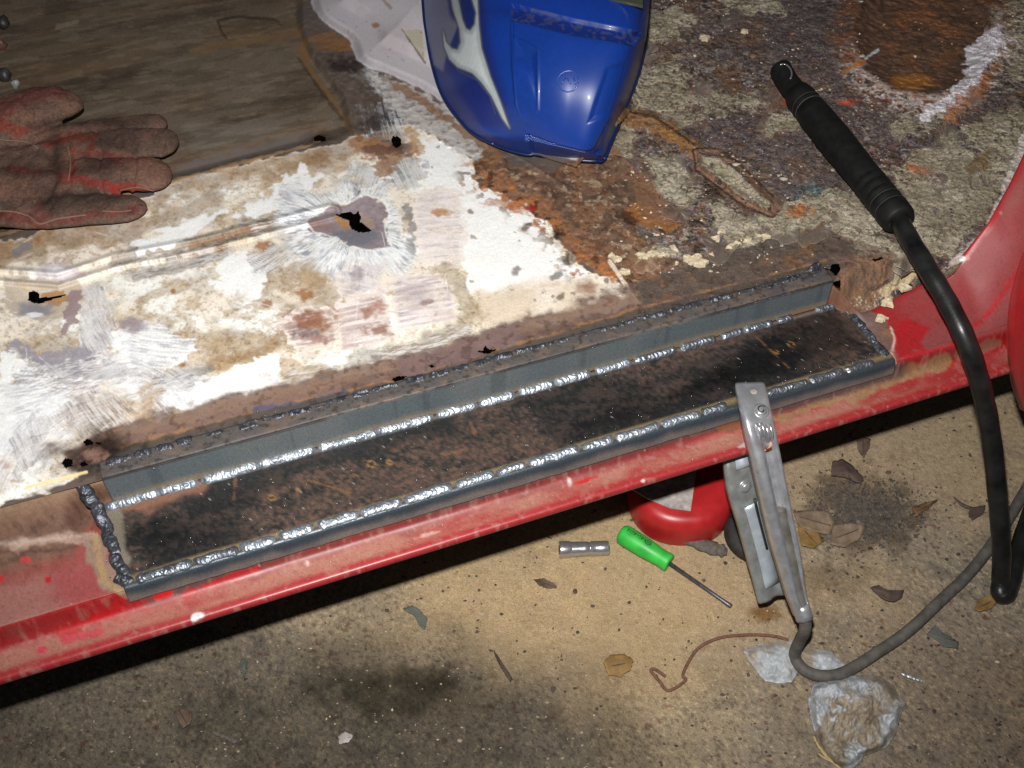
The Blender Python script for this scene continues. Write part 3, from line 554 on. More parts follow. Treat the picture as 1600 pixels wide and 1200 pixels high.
    q = [(340, 32), (370, 26), (430, 30), (440, 40), (400, 56), (355, 62), (345, 48)]; d = polydist(px, py, q); p.mul(sst(3.5, 1, abs(d + 3 * (nC - .5))) * sst(470, 380, px), [.55, .52, .5]); hz += .0015 * sst(-1, 3, d)
    p.lay(p.line([(300, 80), (380, 66), (470, 50)], 6, 6, 5), S(124, 96, 66), .55); p.lay(p.line([(90, 42), (120, 34)], 3, 3, 3), S(150, 132, 112), .5)
    p.lay(p.poly([(480, 60), (520, 55), (560, 100), (590, 150), (600, 200), (560, 215), (545, 165), (500, 110)], 8, 12, 12), S(92, 80, 72), .8, var=.6, vsc=6); p.lay(p.blob(540, 70, 40, 10, .6, .7, 8), S(138, 94, 52), .7)
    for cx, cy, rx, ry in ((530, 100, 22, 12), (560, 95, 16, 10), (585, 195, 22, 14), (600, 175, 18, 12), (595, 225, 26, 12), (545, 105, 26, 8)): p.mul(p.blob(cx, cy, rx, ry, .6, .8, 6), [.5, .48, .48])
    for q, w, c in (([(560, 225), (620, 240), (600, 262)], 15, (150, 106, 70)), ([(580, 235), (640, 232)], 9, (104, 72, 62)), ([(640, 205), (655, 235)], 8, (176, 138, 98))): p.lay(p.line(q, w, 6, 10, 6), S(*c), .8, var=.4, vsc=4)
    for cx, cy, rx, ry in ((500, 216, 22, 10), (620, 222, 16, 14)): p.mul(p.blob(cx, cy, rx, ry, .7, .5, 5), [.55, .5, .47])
    # ---- painted tunnel flank
    tn = p.poly(TUNNEL + [(900, 250), (1010, 60), (1040, -200), (486, -200)], 4, 2.5, 14); p.lay(tn, S(186, 180, 186), .97, rough=.35)
    fk = p.poly([(568, 108), (640, 135), (700, 170), (765, 232), (740, 252), (680, 218), (640, 196), (600, 160)], 6, 8, 10) * (1 - tn); p.lay(fk, S(188, 183, 180), .85, rough=.5, var=.25, vsc=6); p.mul(fk * sst(.56, .66, nC), [.62, .58, .56]); p.lay(p.line([(612, 130), (660, 158), (720, 200), (780, 245)], 6, 4, 6), S(132, 96, 66), .8)
    p.lay(tn * sst(.5, .72, p.noise(60, 4)), S(168, 158, 160), .6); p.lay(tn * p.line([(640, 180), (700, 212), (770, 246)], 16, 8, 8), S(160, 140, 126), .6); p.lay(p.blob(588, 40, 6, 4, .5, .6, 4), S(140, 98, 54), .8)
    p.lay(tn * p.poly([(628, 46), (660, 46), (664, 100)], 1.5, 1.5, 5), S(170, 164, 146), .9); p.mul(p.line([(628, 46), (664, 98)], 1.5, 1, 1), [.5, .46, .4]); p.mul(tn * (sp[0] < .07) * (sp[2] > .6), [.6, .55, .5])
    p.lay(tn * p.blob(512, 66, 34, 12, .6, .5, 8), S(212, 202, 184), .5); p.mul(p.line([(595, -5), (610, 12)], 3, 3, 2), [.7, .6, .5])

    # ---- heat-tinted band along the top weld
    wl = [(130, 735), (170, 712), (400, 651), (620, 602), (830, 540), (1000, 490), (1200, 440), (1300, 414)]
    up = lambda k: [(x, y - k) for x, y in wl]
    band = p.line(up(14), 30, 9, 12, 14); p.lay(band, S(104, 82, 74), .9, var=.45, vsc=6, rough=.6); p.lay(p.line([(180, 705), (330, 655), (420, 630), (520, 610)], 16, 8, 6), S(122, 98, 88), .8)
    p.lay(p.line(up(30), 8, 7, 9), S(136, 108, 90), .55); p.lay(p.line(up(5), 5, 3, 4), S(150, 112, 74), .6); p.lay(p.line([(400, 640), (470, 632), (540, 612)], 4, 3, 2), S(70, 78, 110), .7); p.lay(p.line(up(-4), 11, 4, 3), S(74, 68, 64), .9)
    p.lay(drk * sst(-8, -16, py - np.interp(px, *np.array(wl).T)), S(82, 73, 66), .8, var=.3, vsc=10); p.lay(drk * sst(.60, .68, nB) * sst(-8, -16, py - np.interp(px, *np.array(wl).T)), S(118, 84, 60), .6)
    p.lay(p.line([(640, 572), (720, 550), (800, 520)], 16, 8, 8), S(112, 92, 92), .7); p.mul(p.blob(135, 708, 62, 32, .7, .7, 9), [.26, .24, .24]); p.lay(p.blob(148, 712, 18, 9, .5, .8, 4), S(150, 118, 104), .7); p.mul(p.blob(172, 695, 22, 14, .6, .5, 8), [.45, .42, .42])
    p.lay(p.line([(40, 762), (135, 738)], 2.5, 1.5, 1), S(244, 214, 160), .9); p.mul(band * sst(.60, .72, nC), [.7, .66, .64])
    p.mul(p.noise(.9, 2) * .6, [.72, .72, .72])

    keep = np.ones((px.shape[0] - 1, px.shape[1] - 1), bool); cx = .25 * (px[:-1, :-1] + px[1:, :-1] + px[:-1, 1:] + px[1:, 1:]); cy = .25 * (py[:-1, :-1] + py[1:, :-1] + py[:-1, 1:] + py[1:, 1:])
    keep[:, :NE] = (cx[:, :NE] > 1314)
    for i, h in enumerate(HOLES):
        h = np.array(h); k = (cx > h[:, 0].min() - 8) & (cx < h[:, 0].max() + 8) & (cy > h[:, 1].min() - 8) & (cy < h[:, 1].max() + 8)
        d = polydist(cx[k], cy[k], h) + 1.6 * (vn(cx[k] / 3, cy[k] / 3, 900 + i) - .5); kk = keep[k]; kk[d > 0] = False; keep[k] = kk
    hz *= 1 - np.maximum(tn, band * .7); smooth = 1 - .92 * np.maximum(tn, bf * .6); z = z0 + hz + (.0004 * (nC - .5) * (.4 + right) + .0016 * (nA - .5) + .0003 * (nD - .5) * (.3 + right)) * smooth
    fade = sst(0, 26, bot[:, None] - py); z = np.where(px < 1310, z0 + (z - z0) * (.15 + .85 * fade), z)
    bmp = np.clip(.25 + 1.1 * np.maximum(right, mid) - .2 * tn - .12 * left, .04, 1.2)
    P = un(px, py, z)
    global PANLOOK; PANLOOK = (xs, bot, top, v, NE, p.col)
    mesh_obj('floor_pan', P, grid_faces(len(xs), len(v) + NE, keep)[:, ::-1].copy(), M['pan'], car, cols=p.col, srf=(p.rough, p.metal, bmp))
build_pan()
# ---------------------------------------------------------------- sill
PROF = np.array([(.522, -.0015), (.5135, -.0025), (.505, -.012), (.492, -.024), (.475, -.0315), (.455, -.0335), (.4395, -.0335), (.4365, -.0345), (.4350, -.038), (.4335, -.0465),
                 (.4310, -.0515), (.4255, -.0540), (.4180, -.0545), (.4125, -.0545), (.4090, -.0555), (.4078, -.0585), (.4090, -.0625), (.4150, -.0650), (.4500, -.0680), (.5400, -.0700)])
def build_sill():
    cols = [stz(s, PROF[:, 0], PROF[:, 1]) for s in (-.75, -.55, -.40, -.30, -.22, -.168, -.157, -.06, .0, .08, .16, .24, .32, .40, .46, .49)]
    def right(s, inner):
        q = stz(s, PROF[:, 0], PROF[:, 1]); k = [un(x, y, z) for x, y, z in inner]
        for i, v in enumerate(k): q[i] = v
        return q
    for c, s_ in zip(cols, (-.75, -.55, -.40, -.30, -.22, -.168, -.157, -.06, .0, .08, .16, .24, .32, .40, .46, .49)):
        if -.16 < s_ < .495: c[:6] = stz(s_, np.array([.524, .5165, .5160, .5158, .500, .470]), np.array([-.004, -.005, -.015, -.030, -.0345, -.0345]))
    cols += [right(.520, [(1345, 493, -.034), (1347, 492, -.029), (1352, 497, -.0285), (1362, 511, -.031), (1375, 530, -.0332), (1384, 548, -.0336)]),
             right(.556, [(1395, 470, -.032), (1397, 466, -.026), (1403, 471, -.0255), (1414, 490, -.029), (1428, 515, -.0325), (1438, 538, -.0336)]),
             right(.592, [(1446, 446, -.026), (1447, 441, -.0185), (1454, 447, -.0185), (1466, 472, -.024), (1480, 502, -.0305), (1490, 527, -.0334)]),
             right(.628, [(1496, 414, -.012), (1497, 407, -.002), (1505, 415, -.003), (1518, 447, -.014), (1528, 485, -.026), (1538, 515, -.0325)]),
             right(.664, [(1544, 355, .022), (1545, 347, .032), (1555, 356, .030), (1568, 405, .010), (1578, 455, -.012), (1585, 497, -.029)]),
             right(.700, [(1580, 290, .060), (1581, 281, .071), (1593, 292, .068), (1607, 350, .040), (1616, 420, .006), (1626, 480, -.024)]),
             right(.745, [(1620, 205, .110), (1621, 196, .121), (1634, 208, .118), (1650, 290, .078), (1662, 380, .030), (1680, 455, -.014)]),
             right(.85, [(1720, 20, .20), (1722, 10, .212), (1737, 25, .208), (1760, 150, .15), (1780, 280, .08), (1800, 390, .01)])]
    Q = np.array(cols)
    # dense resampling, finer inside the frame
    s_of = np.array([c[8] @ ES for c in Q]); uu = np.interp(np.concatenate([np.linspace(-.75, -.30, 30, endpoint=False), np.linspace(-.30, .75, 900), np.linspace(.752, .85, 12)]), s_of, np.arange(len(Q)))
    def ev(q, u):
        q = np.concatenate([[2 * q[0] - q[1]], q, [2 * q[-1] - q[-2]]]); u = np.clip(u, 0, len(q) - 3 - 1e-6); i = np.floor(u).astype(int); f = (u - i)[:, None, None]
        return q[i + 1] * (1 - f) + q[i + 2] * f
    A = ev(Q, uu)
    ker = np.array([.05, .12, .2, .26, .2, .12, .05])   # ease the joints between sections
    for _ in range(6):
        Bp = np.concatenate([A[:1]] * 3 + [A] + [A[-1:]] * 3); A = sum(k * Bp[i:i + len(A)] for i, k in enumerate(ker))
    # across: subdivide the profile
    m = len(PROF); w = np.concatenate([np.linspace(i, i + 1, n, endpoint=False) for i, n in zip(range(m - 1), [3, 5, 8, 9, 8, 7, 4, 4, 6, 5, 5, 5, 5, 5, 5, 4, 3, 2, 2])] + [[m - 1]])
    G = crom(A.transpose(1, 0, 2), 2) if False else None
    q = np.concatenate([[2 * A[:, 0] - A[:, 1]], A.transpose(1, 0, 2), [2 * A[:, -1] - A[:, -2]]]); i = np.minimum(np.floor(w).astype(int), m - 2); f = (w - i)[:, None, None]
    a, b, c, d = q[i], q[i + 1], q[i + 2], q[i + 3]
    G = (.5 * (2 * b + (c - a) * f + (2 * a - 5 * b + 4 * c - d) * f ** 2 + (3 * b - a - 3 * c + d) * f ** 3)).transpose(1, 0, 2)
    KS = 1.35; SS = lambda *c: S(*c, KS)
    p = Paint(G, SS(168, 34, 40), .38); s, t = to_st(G); z = G[..., 2]; W = np.broadcast_to(w[None], s.shape)
    nA = p.noise(40, 5, ANG, 3); nB = p.noise(12, 5, ANG, 2); nC = p.noise(4, 4); nD = p.noise(1.5, 3)
    red = SS(168, 24, 32); p.lay(np.ones(s.shape), red, 1)
    p.lay(sst(.45, .7, nA), SS(150, 40, 42), .5)
    # dust film: thick on the flat top and in the gutter, thin on faces
    flat = sst(3.6, 4.6, W) * sst(7.0, 6.4, W)
    p.lay(flat * (.55 + .45 * nB), SS(146, 92, 90), .80, rough=.75); p.lay(flat * sst(.52, .72, nA), SS(164, 126, 112), .5)
    gut = sst(9.6, 11.2, W) * sst(14.0, 12.0, W); gd = sst(10.0, 11.4, W + 1.2 * (nB - .5)) * sst(13.2, 12.0, W + 1.0 * (nB - .5)) * sst(.30, .62, .6 * nA + .4 * nB + .04)
    p.lay(gut, SS(160, 62, 60), .5, rough=.55); p.lay(gd, SS(174, 128, 108), .70, rough=.85)
    p.lay(sst(7.2, 8.2, W) * sst(10.2, 9.2, W) * sst(.5, .68, nB), SS(140, 66, 58), .6)
    p.lay(sst(.62, .72, nC) * sst(13.8, 14.8, W), SS(196, 150, 140), .35)
    # right: dusty flank ahead of the patch
    ri = sst(.515, .56, s) * sst(1.2, 2.2, W) * sst(8.5, 7, W); p.lay(ri * (.5 + .5 * nB), SS(140, 62, 62), .8, rough=.7); p.lay(ri * sst(.5, .68, nA), SS(152, 104, 92), .6); p.lay(p.line([(1405, 556), (1480, 545), (1545, 490), (1605, 405)], 4, 4, 3), SS(186, 28, 38), .85, rough=.4)
    p.lay(p.poly([(1395, 520), (1415, 500), (1450, 515), (1440, 545), (1405, 560)], 3, 6, 8), SS(180, 24, 34), .9, rough=.35); p.lay(p.line([(1200, 660), (1300, 625), (1400, 590), (1480, 565)], 9, 6, 9, 14), SS(150, 128, 88), .8); p.lay(p.line([(1500, 555), (1560, 535)], 8, 6, 6), SS(140, 112, 92), .7)
    p.lay(p.line([(1390, 462), (1450, 440), (1510, 402), (1560, 330)], 4, 3, 2), SS(200, 40, 44), .6, rough=.25)
    p.lay(p.line([(1480, 420), (1505, 403)], 3.5, 1, 1), SS(244, 244, 246), .95)
    # bare brown metal round the patch, rust on the old riser
    ru = sst(4.6, 3.4, W) * sst(.50, .44, s); p.lay(ru, SS(108, 82, 64), .97, rough=.8, var=.5, vsc=9); p.lay(ru * sst(.5, .7, nB), SS(126, 92, 64), .55); p.mul(ru * sst(.55, .7, nC), [.62, .58, .56]); p.lay(ru * sst(2.2, 1.2, W), SS(150, 122, 94), .6)
    p.lay(p.line([(20, 855), (60, 845), (110, 838), (150, 850)], 8, 4, 5), SS(166, 138, 122), .9); p.lay(p.line([(0, 850), (150, 835)], 3, 2, 3), SS(196, 178, 164), .5); p.mul(p.line([(0, 862), (90, 860), (150, 845)], 2.5, 2, 2), [.6, .5, .5])
    p.lay(p.poly([(130, 840), (160, 835), (200, 930), (165, 925), (135, 880)], 5, 8, 8), SS(150, 130, 112), .85); p.lay(p.line([(150, 840), (160, 905), (190, 925)], 6, 4, 4), SS(180, 150, 100), .6)
    p.lay(p.poly([(1290, 425), (1345, 430), (1360, 500), (1300, 515)], 4, 4, 8), SS(118, 86, 64), .95, rough=.85, var=.4)
    en = p.poly([(1340, 485), (1375, 490), (1395, 520), (1390, 560), (1398, 575), (1370, 580), (1320, 520)], 3, 6, 8); p.lay(en, SS(112, 94, 86), .95, rough=.6, var=.3); p.lay(en * sst(.55, .7, nB), SS(150, 112, 72), .7); d = polydist(p.px, p.py, [(1392, 512), (1398, 530), (1393, 552), (1400, 570)], False); p.lay(sst(2.2, 1, d), SS(226, 206, 190), .9)
    low = sst(7.2, 8, W) * sst(10.3, 9.0, W + 1.2 * (nA - .5) * 2 + .6 * (nB - .5)) * sst(-.135, -.12, s) * sst(.535, .515, s); p.lay(low, SS(78, 68, 66), .92, rough=.6); p.lay(p.poly([(1115, 660), (1165, 645), (1172, 672), (1140, 676), (1118, 670)], 3, 5, 5), SS(128, 76, 44), .95, rough=.8)
    sm = sst(9.0, 9.6, W) * sst(11.4, 10.2, W + 2.0 * (nB - .5)) * sst(-.12, -.05, s) * sst(.52, .48, s); p.lay(sm * sst(.35, .6, nA), SS(100, 52, 48), .55)
    p.lay(sst(12.5, 14, W) * sst(17, 15.5, W), SS(164, 66, 68), .34, rough=.42); p.lay((.4 + .6 * nB), SS(132, 76, 70), .16); p.lay(sst(.55, .75, nC) * sst(6.5, 8, W), SS(176, 136, 122), .3)
    # chips and bright scuffs
    for cx, cy, rx, ry, c in ((310, 963, 12, 6, (226, 222, 222)), (890, 753, 4, 7, (225, 200, 200)), (1005, 751, 3, 3, (220, 190, 190)), (65, 1016, 9, 5, (196, 60, 84)), (40, 875, 9, 5, (188, 22, 34)), (75, 905, 5, 5, (180, 26, 40)), (2, 905, 5, 6, (190, 22, 34)), (1165, 695, 10, 4, (190, 172, 168)), (255, 928, 16, 7, (206, 26, 30)), (1425, 660, 6, 3, (214, 200, 190)), (480, 880, 4, 4, (210, 170, 160)), (1230, 625, 16, 5, (170, 140, 120)), (670, 835, 20, 3, (206, 160, 150)), (915, 750, 22, 3, (186, 24, 32))):
        p.lay(p.blob(cx, cy, rx, ry, .35, .5, 4, -.3), SS(*c), .95, rough=.5)
    p.lay(p.poly([(80, 990), (140, 965), (195, 930), (198, 955), (140, 975), (100, 1000)], 4, 5, 8), SS(184, 24, 30), .75, rough=.35); p.lay(p.line([(290, 928), (350, 905), (400, 893)], 6, 3, 6), SS(178, 24, 30), .7, rough=.35); p.lay(p.line([(100, 1000), (155, 988)], 6, 3, 3), SS(190, 66, 76), .9)
    sp = voro(p.mx / 9, p.my / 9, 55); p.lay(((sp[0] < .06) & (sp[2] > .95)).astype(float), SS(190, 160, 150), .5)
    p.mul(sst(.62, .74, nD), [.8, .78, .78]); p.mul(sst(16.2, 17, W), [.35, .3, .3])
    G = G + EZ * (.0006 * (nB - .5) * (W < 5))[..., None]
    n, k = s.shape
    mesh_obj('sill', G, grid_faces(n, k), M['red'], car, cols=p.col, srf=(p.rough, p.metal))
    # front wing edge at the far right, standing in front of the sill
    rows = [[(1640, 330, .075), (1612, 372, .055), (1594, 415, .035), (1582, 460, .012), (1576, 510, -.016), (1577, 560, -.046), (1583, 600, -.07), (1596, 640, -.092)],
            [(1650, 345, .085), (1626, 385, .066), (1609, 425, .046), (1597, 470, .022), (1591, 520, -.007), (1591, 568, -.036), (1596, 608, -.060), (1608, 648, -.082)],
            [(1720, 380, .10), (1690, 420, .08), (1670, 460, .06), (1655, 510, .035), (1650, 560, .005), (1650, 610, -.025), (1655, 650, -.05), (1665, 690, -.072)],
            [(1900, 420, .12), (1860, 470, .10), (1840, 510, .08), (1830, 560, .05), (1820, 620, .02), (1820, 670, -.01), (1825, 710, -.04), (1835, 750, -.062)]]
    R = np.array([[un(*q) for q in r] for r in rows]); ray = R[0] - np.array([0, 0, CAMH]); ray /= np.linalg.norm(ray, axis=1)[:, None]; R = np.concatenate([[R[0] + ray * .05 + ES * .006], [R[0] + ray * .006], R])
    A = crom(R, 50); A = crom(A.transpose(1, 0, 2), 90).transpose(1, 0, 2)
    p = Paint(A, S(168, 36, 40), .35); p.lay(sst(.45, .7, p.noise(25)), S(146, 60, 58), .6, rough=.6); p.lay(p.line([(1572, 560), (1580, 600), (1596, 640)], 5, 3, 4), S(84, 54, 44), .85); p.lay(p.line([(1600, 395), (1585, 450), (1580, 520)], 5, 4, 1), S(190, 40, 44), .8, rough=.25)
    o = mesh_obj('wing_edge', A, grid_faces(*A.shape[:2]), M['red'], car, cols=p.col, srf=(p.rough, p.metal)); md = o.modifiers.new('t', 'SOLIDIFY'); md.thickness = .0015; md.offset = 0
build_sill()

# ---------------------------------------------------------------- welded patch
def sheet(name, G, m, painter, solid=.0016):
    p = Paint(G, S(70, 70, 72), .45); painter(p); o = mesh_obj(name, G, grid_faces(*G.shape[:2]), m, car, cols=p.col, srf=(p.rough, p.metal))
    md = o.modifiers.new('thickness', 'SOLIDIFY'); md.thickness = solid; md.offset = -1; return o
S0, S1 = -.137, .489
def build_patch():
    # upright angle strip: ledge + riser
    v = [(.5300, .0022), (.5240, .0024), (.5180, .0024), (.5150, .0020), (.5140, .0008), (.5136, -.001), (.5134, -.006), (.5132, -.012), (.5131, -.018), (.5130, -.024), (.5129, -.030)]
    s = np.linspace(S0, S1, 520); vv = crom(np.array(v), 44); G = stz(s[:, None], vv[None, :, 0], vv[None, :, 1])
    wob = .0008 * (vn(s * 30, s * 0, 4) - .5); G[..., 2] += wob[:, None]
    def pa(p):
        p.lay(np.ones(p.px.shape), S(88, 96, 100), 1, rough=.45, metal=.15); s_, t_ = to_st(p.P); z = p.P[..., 2]; nA = p.noise(30, 4, ANG, 3); nB = p.noise(6, 4, ANG, 2)
        p.lay(sst(.45, .7, nA), S(104, 108, 108), .6); p.mul(sst(.58, .72, nB), [.78, .80, .82]); p.lay(sst(-.020, -.027, z + .008 * (nA - .5)), S(132, 116, 92), .75); p.lay(sst(-.026, -.0295, z), S(150, 112, 70), .6)
        top = sst(-.0005, .0012, z); p.lay(top, S(82, 76, 74), .95, rough=.6); p.lay(top * sst(.52, .7, nB), S(110, 92, 80), .6); p.mul(sst(.0022, .0006, abs(z - .0002)) * sst(.42, .6, p.noise(14, 4, ANG, 4)), [.35, .35, .36]); p.mul(top * sst(.60, .7, p.noise(3, 3)), [.5, .5, .5])
    sheet('patch_angle', G, M['plate'], pa)
    # flat black plate, rolled over the outer edge
    v = [(.5120, -.0302), (.4980, -.0304), (.4800, -.0306), (.4620, -.0306), (.4480, -.0304), (.4405, -.0304), (.4368, -.0312), (.4348, -.0335), (.4336, -.0380), (.4328, -.0412), (.4322, -.0445)]
    vv = crom(np.array(v), 90); u = np.linspace(0, 1, 620); left = -.151 + .013 * sst(.512, .44, vv[:, 0]); rightv = .499 + .012 * sst(.512, .436, vv[:, 0])
    s = left[None] + (rightv - left)[None] * u[:, None]; G = stz(s, vv[None, :, 0] + 0 * s, vv[None, :, 1] + 0 * s); G[..., 2] += .0012 * (fbm(s * 14, G[..., 1] * 14, 8, 3) - .5) * sst(.436, .446, vv[:, 0])[None]
    jag = .0025 * (fbm(u * 60, u * 0, 5, 3) - .5); G[:, -6:, 2] += jag[:, None] * np.linspace(0, 1, 6)[None]
    def pb(p):
        s_, t_ = to_st(p.P); p.lay(np.ones(p.px.shape), S(44, 43, 42), 1, rough=.42); nA = p.noise(40, 5, ANG, 2); nB = p.noise(9, 5, ANG, 2.2); nC = p.noise(3, 4)
        fl = sst(.437, .443, t_)
        nE = p.noise(1.8, 3); mx_ = .35 * nB + .35 * nA + .3 * nC; p.lay(fl * sst(.43, .56, mx_), S(66, 54, 48), .85, rough=.6); p.lay(fl * sst(.52, .64, .5 * nC + .5 * nE) * sst(.42, .62, nA), S(96, 68, 56), .6); p.mul(fl * sst(.50, .36, .5 * nE + .5 * nC), [.68, .68, .70]); p.lay(fl * sst(.62, .72, nE), S(84, 74, 66), .3)
        p.mul(fl * sst(.60, .42, nA), [.62, .63, .66]); p.lay(fl * p.poly([(180, 790), (260, 765), (330, 750), (300, 775), (230, 800)], 10, 10, 14), S(132, 92, 74), .7); p.lay(fl * p.poly([(160, 790), (190, 780), (200, 880), (185, 890)], 8, 6, 9), S(120, 112, 98), .75)
        p.mul(fl * p.blob(250, 835, 60, 26, .7, .5, 14), [.5, .52, .54]); p.mul(fl * p.poly([(1210, 505), (1300, 490), (1350, 545), (1290, 560), (1180, 590), (1050, 620), (1150, 560)], 16, 10, 18), [.35, .36, .38]); p.mul(fl * p.poly([(880, 680), (1100, 620), (1180, 600), (1130, 580), (950, 640)], 18, 10, 14), [.55, .56, .58])
        # heat tint next to the beads, small ochre rings
        p.lay(fl * sst(.505, .509, t_ - .004 * nA), S(112, 108, 100), .75); p.lay(fl * sst(.447, .443, t_ + .003 * (nA - .5)), S(126, 110, 82), .75); p.lay(sst(.4385, .4360, t_), S(58, 66, 74), .95, rough=.35, metal=.3); p.lay(sst(.4345, .4322, t_ + .002 * (nB - .5)), S(104, 94, 88), .85, rough=.7, metal=0)
        for cx, cy, r in ((580, 725, 6), (425, 778, 5), (555, 744, 3), (608, 722, 4), (1236, 538, 4.5), (1213, 550, 3), (465, 765, 2.5)):
            d = np.hypot(p.px - cx, (p.py - cy) * 1.3); p.lay(sst(1.8, .6, abs(d - r)), S(150, 112, 62), .6)
        for q in ([(1180, 525), (1205, 548), (1232, 575)], [(690, 710), (720, 705), (735, 698)], [(735, 660), (742, 678)], [(480, 750), (545, 770)], [(370, 700), (365, 782)]): p.lay(p.line(q, 1.3, 1.5, 3), S(112, 80, 54), .55)
        sp = voro(p.mx / 8, p.my / 8, 61); p.lay(((sp[0] < .05) & (sp[2] > .85)).astype(float) * fl, S(150, 148, 146), .7)
    sheet('patch_plate', G, M['plate'], pb)
build_patch()

# ---------------------------------------------------------------- weld beads: one object for each run
def bead(p0, p1, w, h, nrm, m, pitch=.0038, rough=.18, seed=0, name='weld_bead'):
    p0, p1, nrm = map(lambda v: np.asarray(v, float), (p0, p1, nrm)); L = np.linalg.norm(p1 - p0); T = (p1 - p0) / L; nrm = nrm - T * (nrm @ T); nrm /= np.linalg.norm(nrm); B = np.cross(nrm, T)
    n = max(8, int(L / pitch * 7)); l = np.linspace(0, L, n); u = np.linspace(-1, 1, 13); LL, UU = np.meshgrid(l, u, indexing='ij')
    r = np.random.default_rng(seed); o = r.uniform(0, 50)
    wv = w * (1 + .28 * (vn(LL / .006 + o, LL * 0, seed) - .5) + .15 * (vn(LL / .0018 + o, LL * 0, seed + 1) - .5)); end = np.sqrt(np.clip(np.minimum(LL, L - LL) / (w * .4), 0.02, 1))
    ph = (LL + .9 * w * UU ** 2) / pitch + 1.4 * (vn(LL / .004 + o, UU * 2, seed + 2) - .5); ph = ph - np.floor(ph)
    prof = np.sqrt(np.clip(1 - UU ** 2, 0, 1)); hh = h * prof * end * (.74 + .28 * ph ** 1.4) * (1 + .55 * rough * (vn(LL / .003 + o, UU * 1.5 + 9, seed + 3) - .5) * 2) + .00015 * prof * (vn(LL / .0011, UU * 3.5, seed + 7) - .5)
    P = p0 + T * LL[..., None] + B * (UU * wv * .5 * (.55 + .45 * end))[..., None] + nrm * (hh - .0008)[..., None] + B * (.0012 * (vn(LL / .008 + o, LL * 0, seed + 4) - .5))[..., None]
    return mesh_obj(name, P, grid_faces(n, 13)[:, ::-1].copy(), m, car)
def px_of(x, s0, y0, s1, y1): return y0 + (y1 - y0) * (x - s0) / (s1 - s0)
sd = 0
def sAt(x, t, z):
    a = stz(np.linspace(-.3, .7, 2001), t, z); X, _ = proj(a); return np.interp(x, X, np.linspace(-.3, .7, 2001))
CORN = np.array(-ET * .55 + EZ * .83)
for a, b in ((165, 247), (249, 308), (315, 402), (404, 492), (498, 590), (592, 676), (684, 745), (750, 804), (812, 866), (868, 922), (932, 985), (992, 1056), (1064, 1118), (1128, 1160), (1164, 1207), (1216, 1238), (1276, 1310)):
    a -= 1.5; b += 1.5; sd += 1; bead(stz(sAt(a, .5105, -.0285), .5105, -.0290), stz(sAt(b, .5105, -.0285), .5105, -.0290), random.uniform(.0080, .0094), .0034, CORN, M['bead'] if b < 1000 else M['bead_mid'], seed=sd)
OUTN = np.array(-ET * .35 + EZ * .94)
for a, b in ((212, 300), (303, 372), (376, 430), (436, 490), (497, 560), (563, 628), (632, 706), (712, 772), (776, 822), (826, 905), (910, 958), (962, 1030), (1034, 1094), (1098, 1136), (1198, 1262), (1266, 1318), (1322, 1366)):
    a -= 1; b += 1; sd += 1; bead(stz(sAt(a, .4400, -.0300), .4400, -.0306), stz(sAt(b, .4400, -.0300), .4400, -.0306), random.uniform(.0078, .0092), .0034, OUTN, M['bead'] if 430 < b < 1100 else M['bead_mid'], seed=sd)
for a, b in ((166, 205), (208, 236), (244, 270), (275, 300), (322, 352), (372, 404), (410, 446), (452, 486), (492, 520), (526, 546), (552, 576), (584, 622), (634, 664), (672, 700), (706, 734), (742, 770), (776, 800), (806, 850), (856, 900), (904, 948), (954, 990), (998, 1040), (1048, 1068), (1074, 1104), (1110, 1142), (1150, 1196), (1200, 1216), (1222, 1250), (1256, 1284)):
    a -= 4; b += 4; sd += 1; dt = random.uniform(-.0010, .0010); bead(stz(sAt(a, .5275, .002), .5275 + dt, .0012), stz(sAt(b, .5275, .002), .5275 + dt * .3, .0012), random.uniform(.0070, .0100), random.uniform(.0024, .0036), EZ, M['bead_dark'], pitch=.003, rough=.8, seed=sd)
for a, b, w in (((124, 752, 0), (150, 792, -.016), .0100), ((147, 786, -.016), (172, 836, -.030), .0092), ((164, 828, -.030), (184, 868, -.031), .0100), ((176, 862, -.031), (198, 906, -.031), .0092), ((180, 900, -.031), (206, 912, -.031), .0092),
                ((1306, 474, -.029), (1332, 492, -.030), .0078), ((1328, 488, -.0295), (1350, 513, -.0305), .0085), ((1346, 509, -.0295), (1368, 538, -.0305), .0072), ((1364, 534, -.031), (1390, 561, -.0325), .0095), ((1264, 424, .001), (1282, 412, .001), .008)):
    sd += 1; bead(un(*a), un(*b), w, .0038, EZ * .9 - ET * .3, M['bead_dark'], pitch=.0034, rough=.7, seed=sd)
def spatter():
    parts = []; v, f = ICO1
    for i in range(420):
        r = random.random()
        if r < .35: P = stz(random.uniform(-.15, .52), random.gauss(.44, .010), -.0300); 
        elif r < .65: P = stz(random.uniform(-.15, .50), random.gauss(.527, .007), .0015)
        else: P = stz(random.uniform(-.15, .50), random.uniform(.442, .512), -.0302)
        t = P @ ET
        if t < .437: P = stz(P @ ES, .424 + random.uniform(-.012, .008), -.0540)
        if .513 < t < .516: continue
        parts.append((v * random.uniform(.0002, .0006) + P, f))
    V, F = join(parts); o = mesh_obj('weld_spatter', V, F, M['spatter'], car, kind='stuff')
spatter()
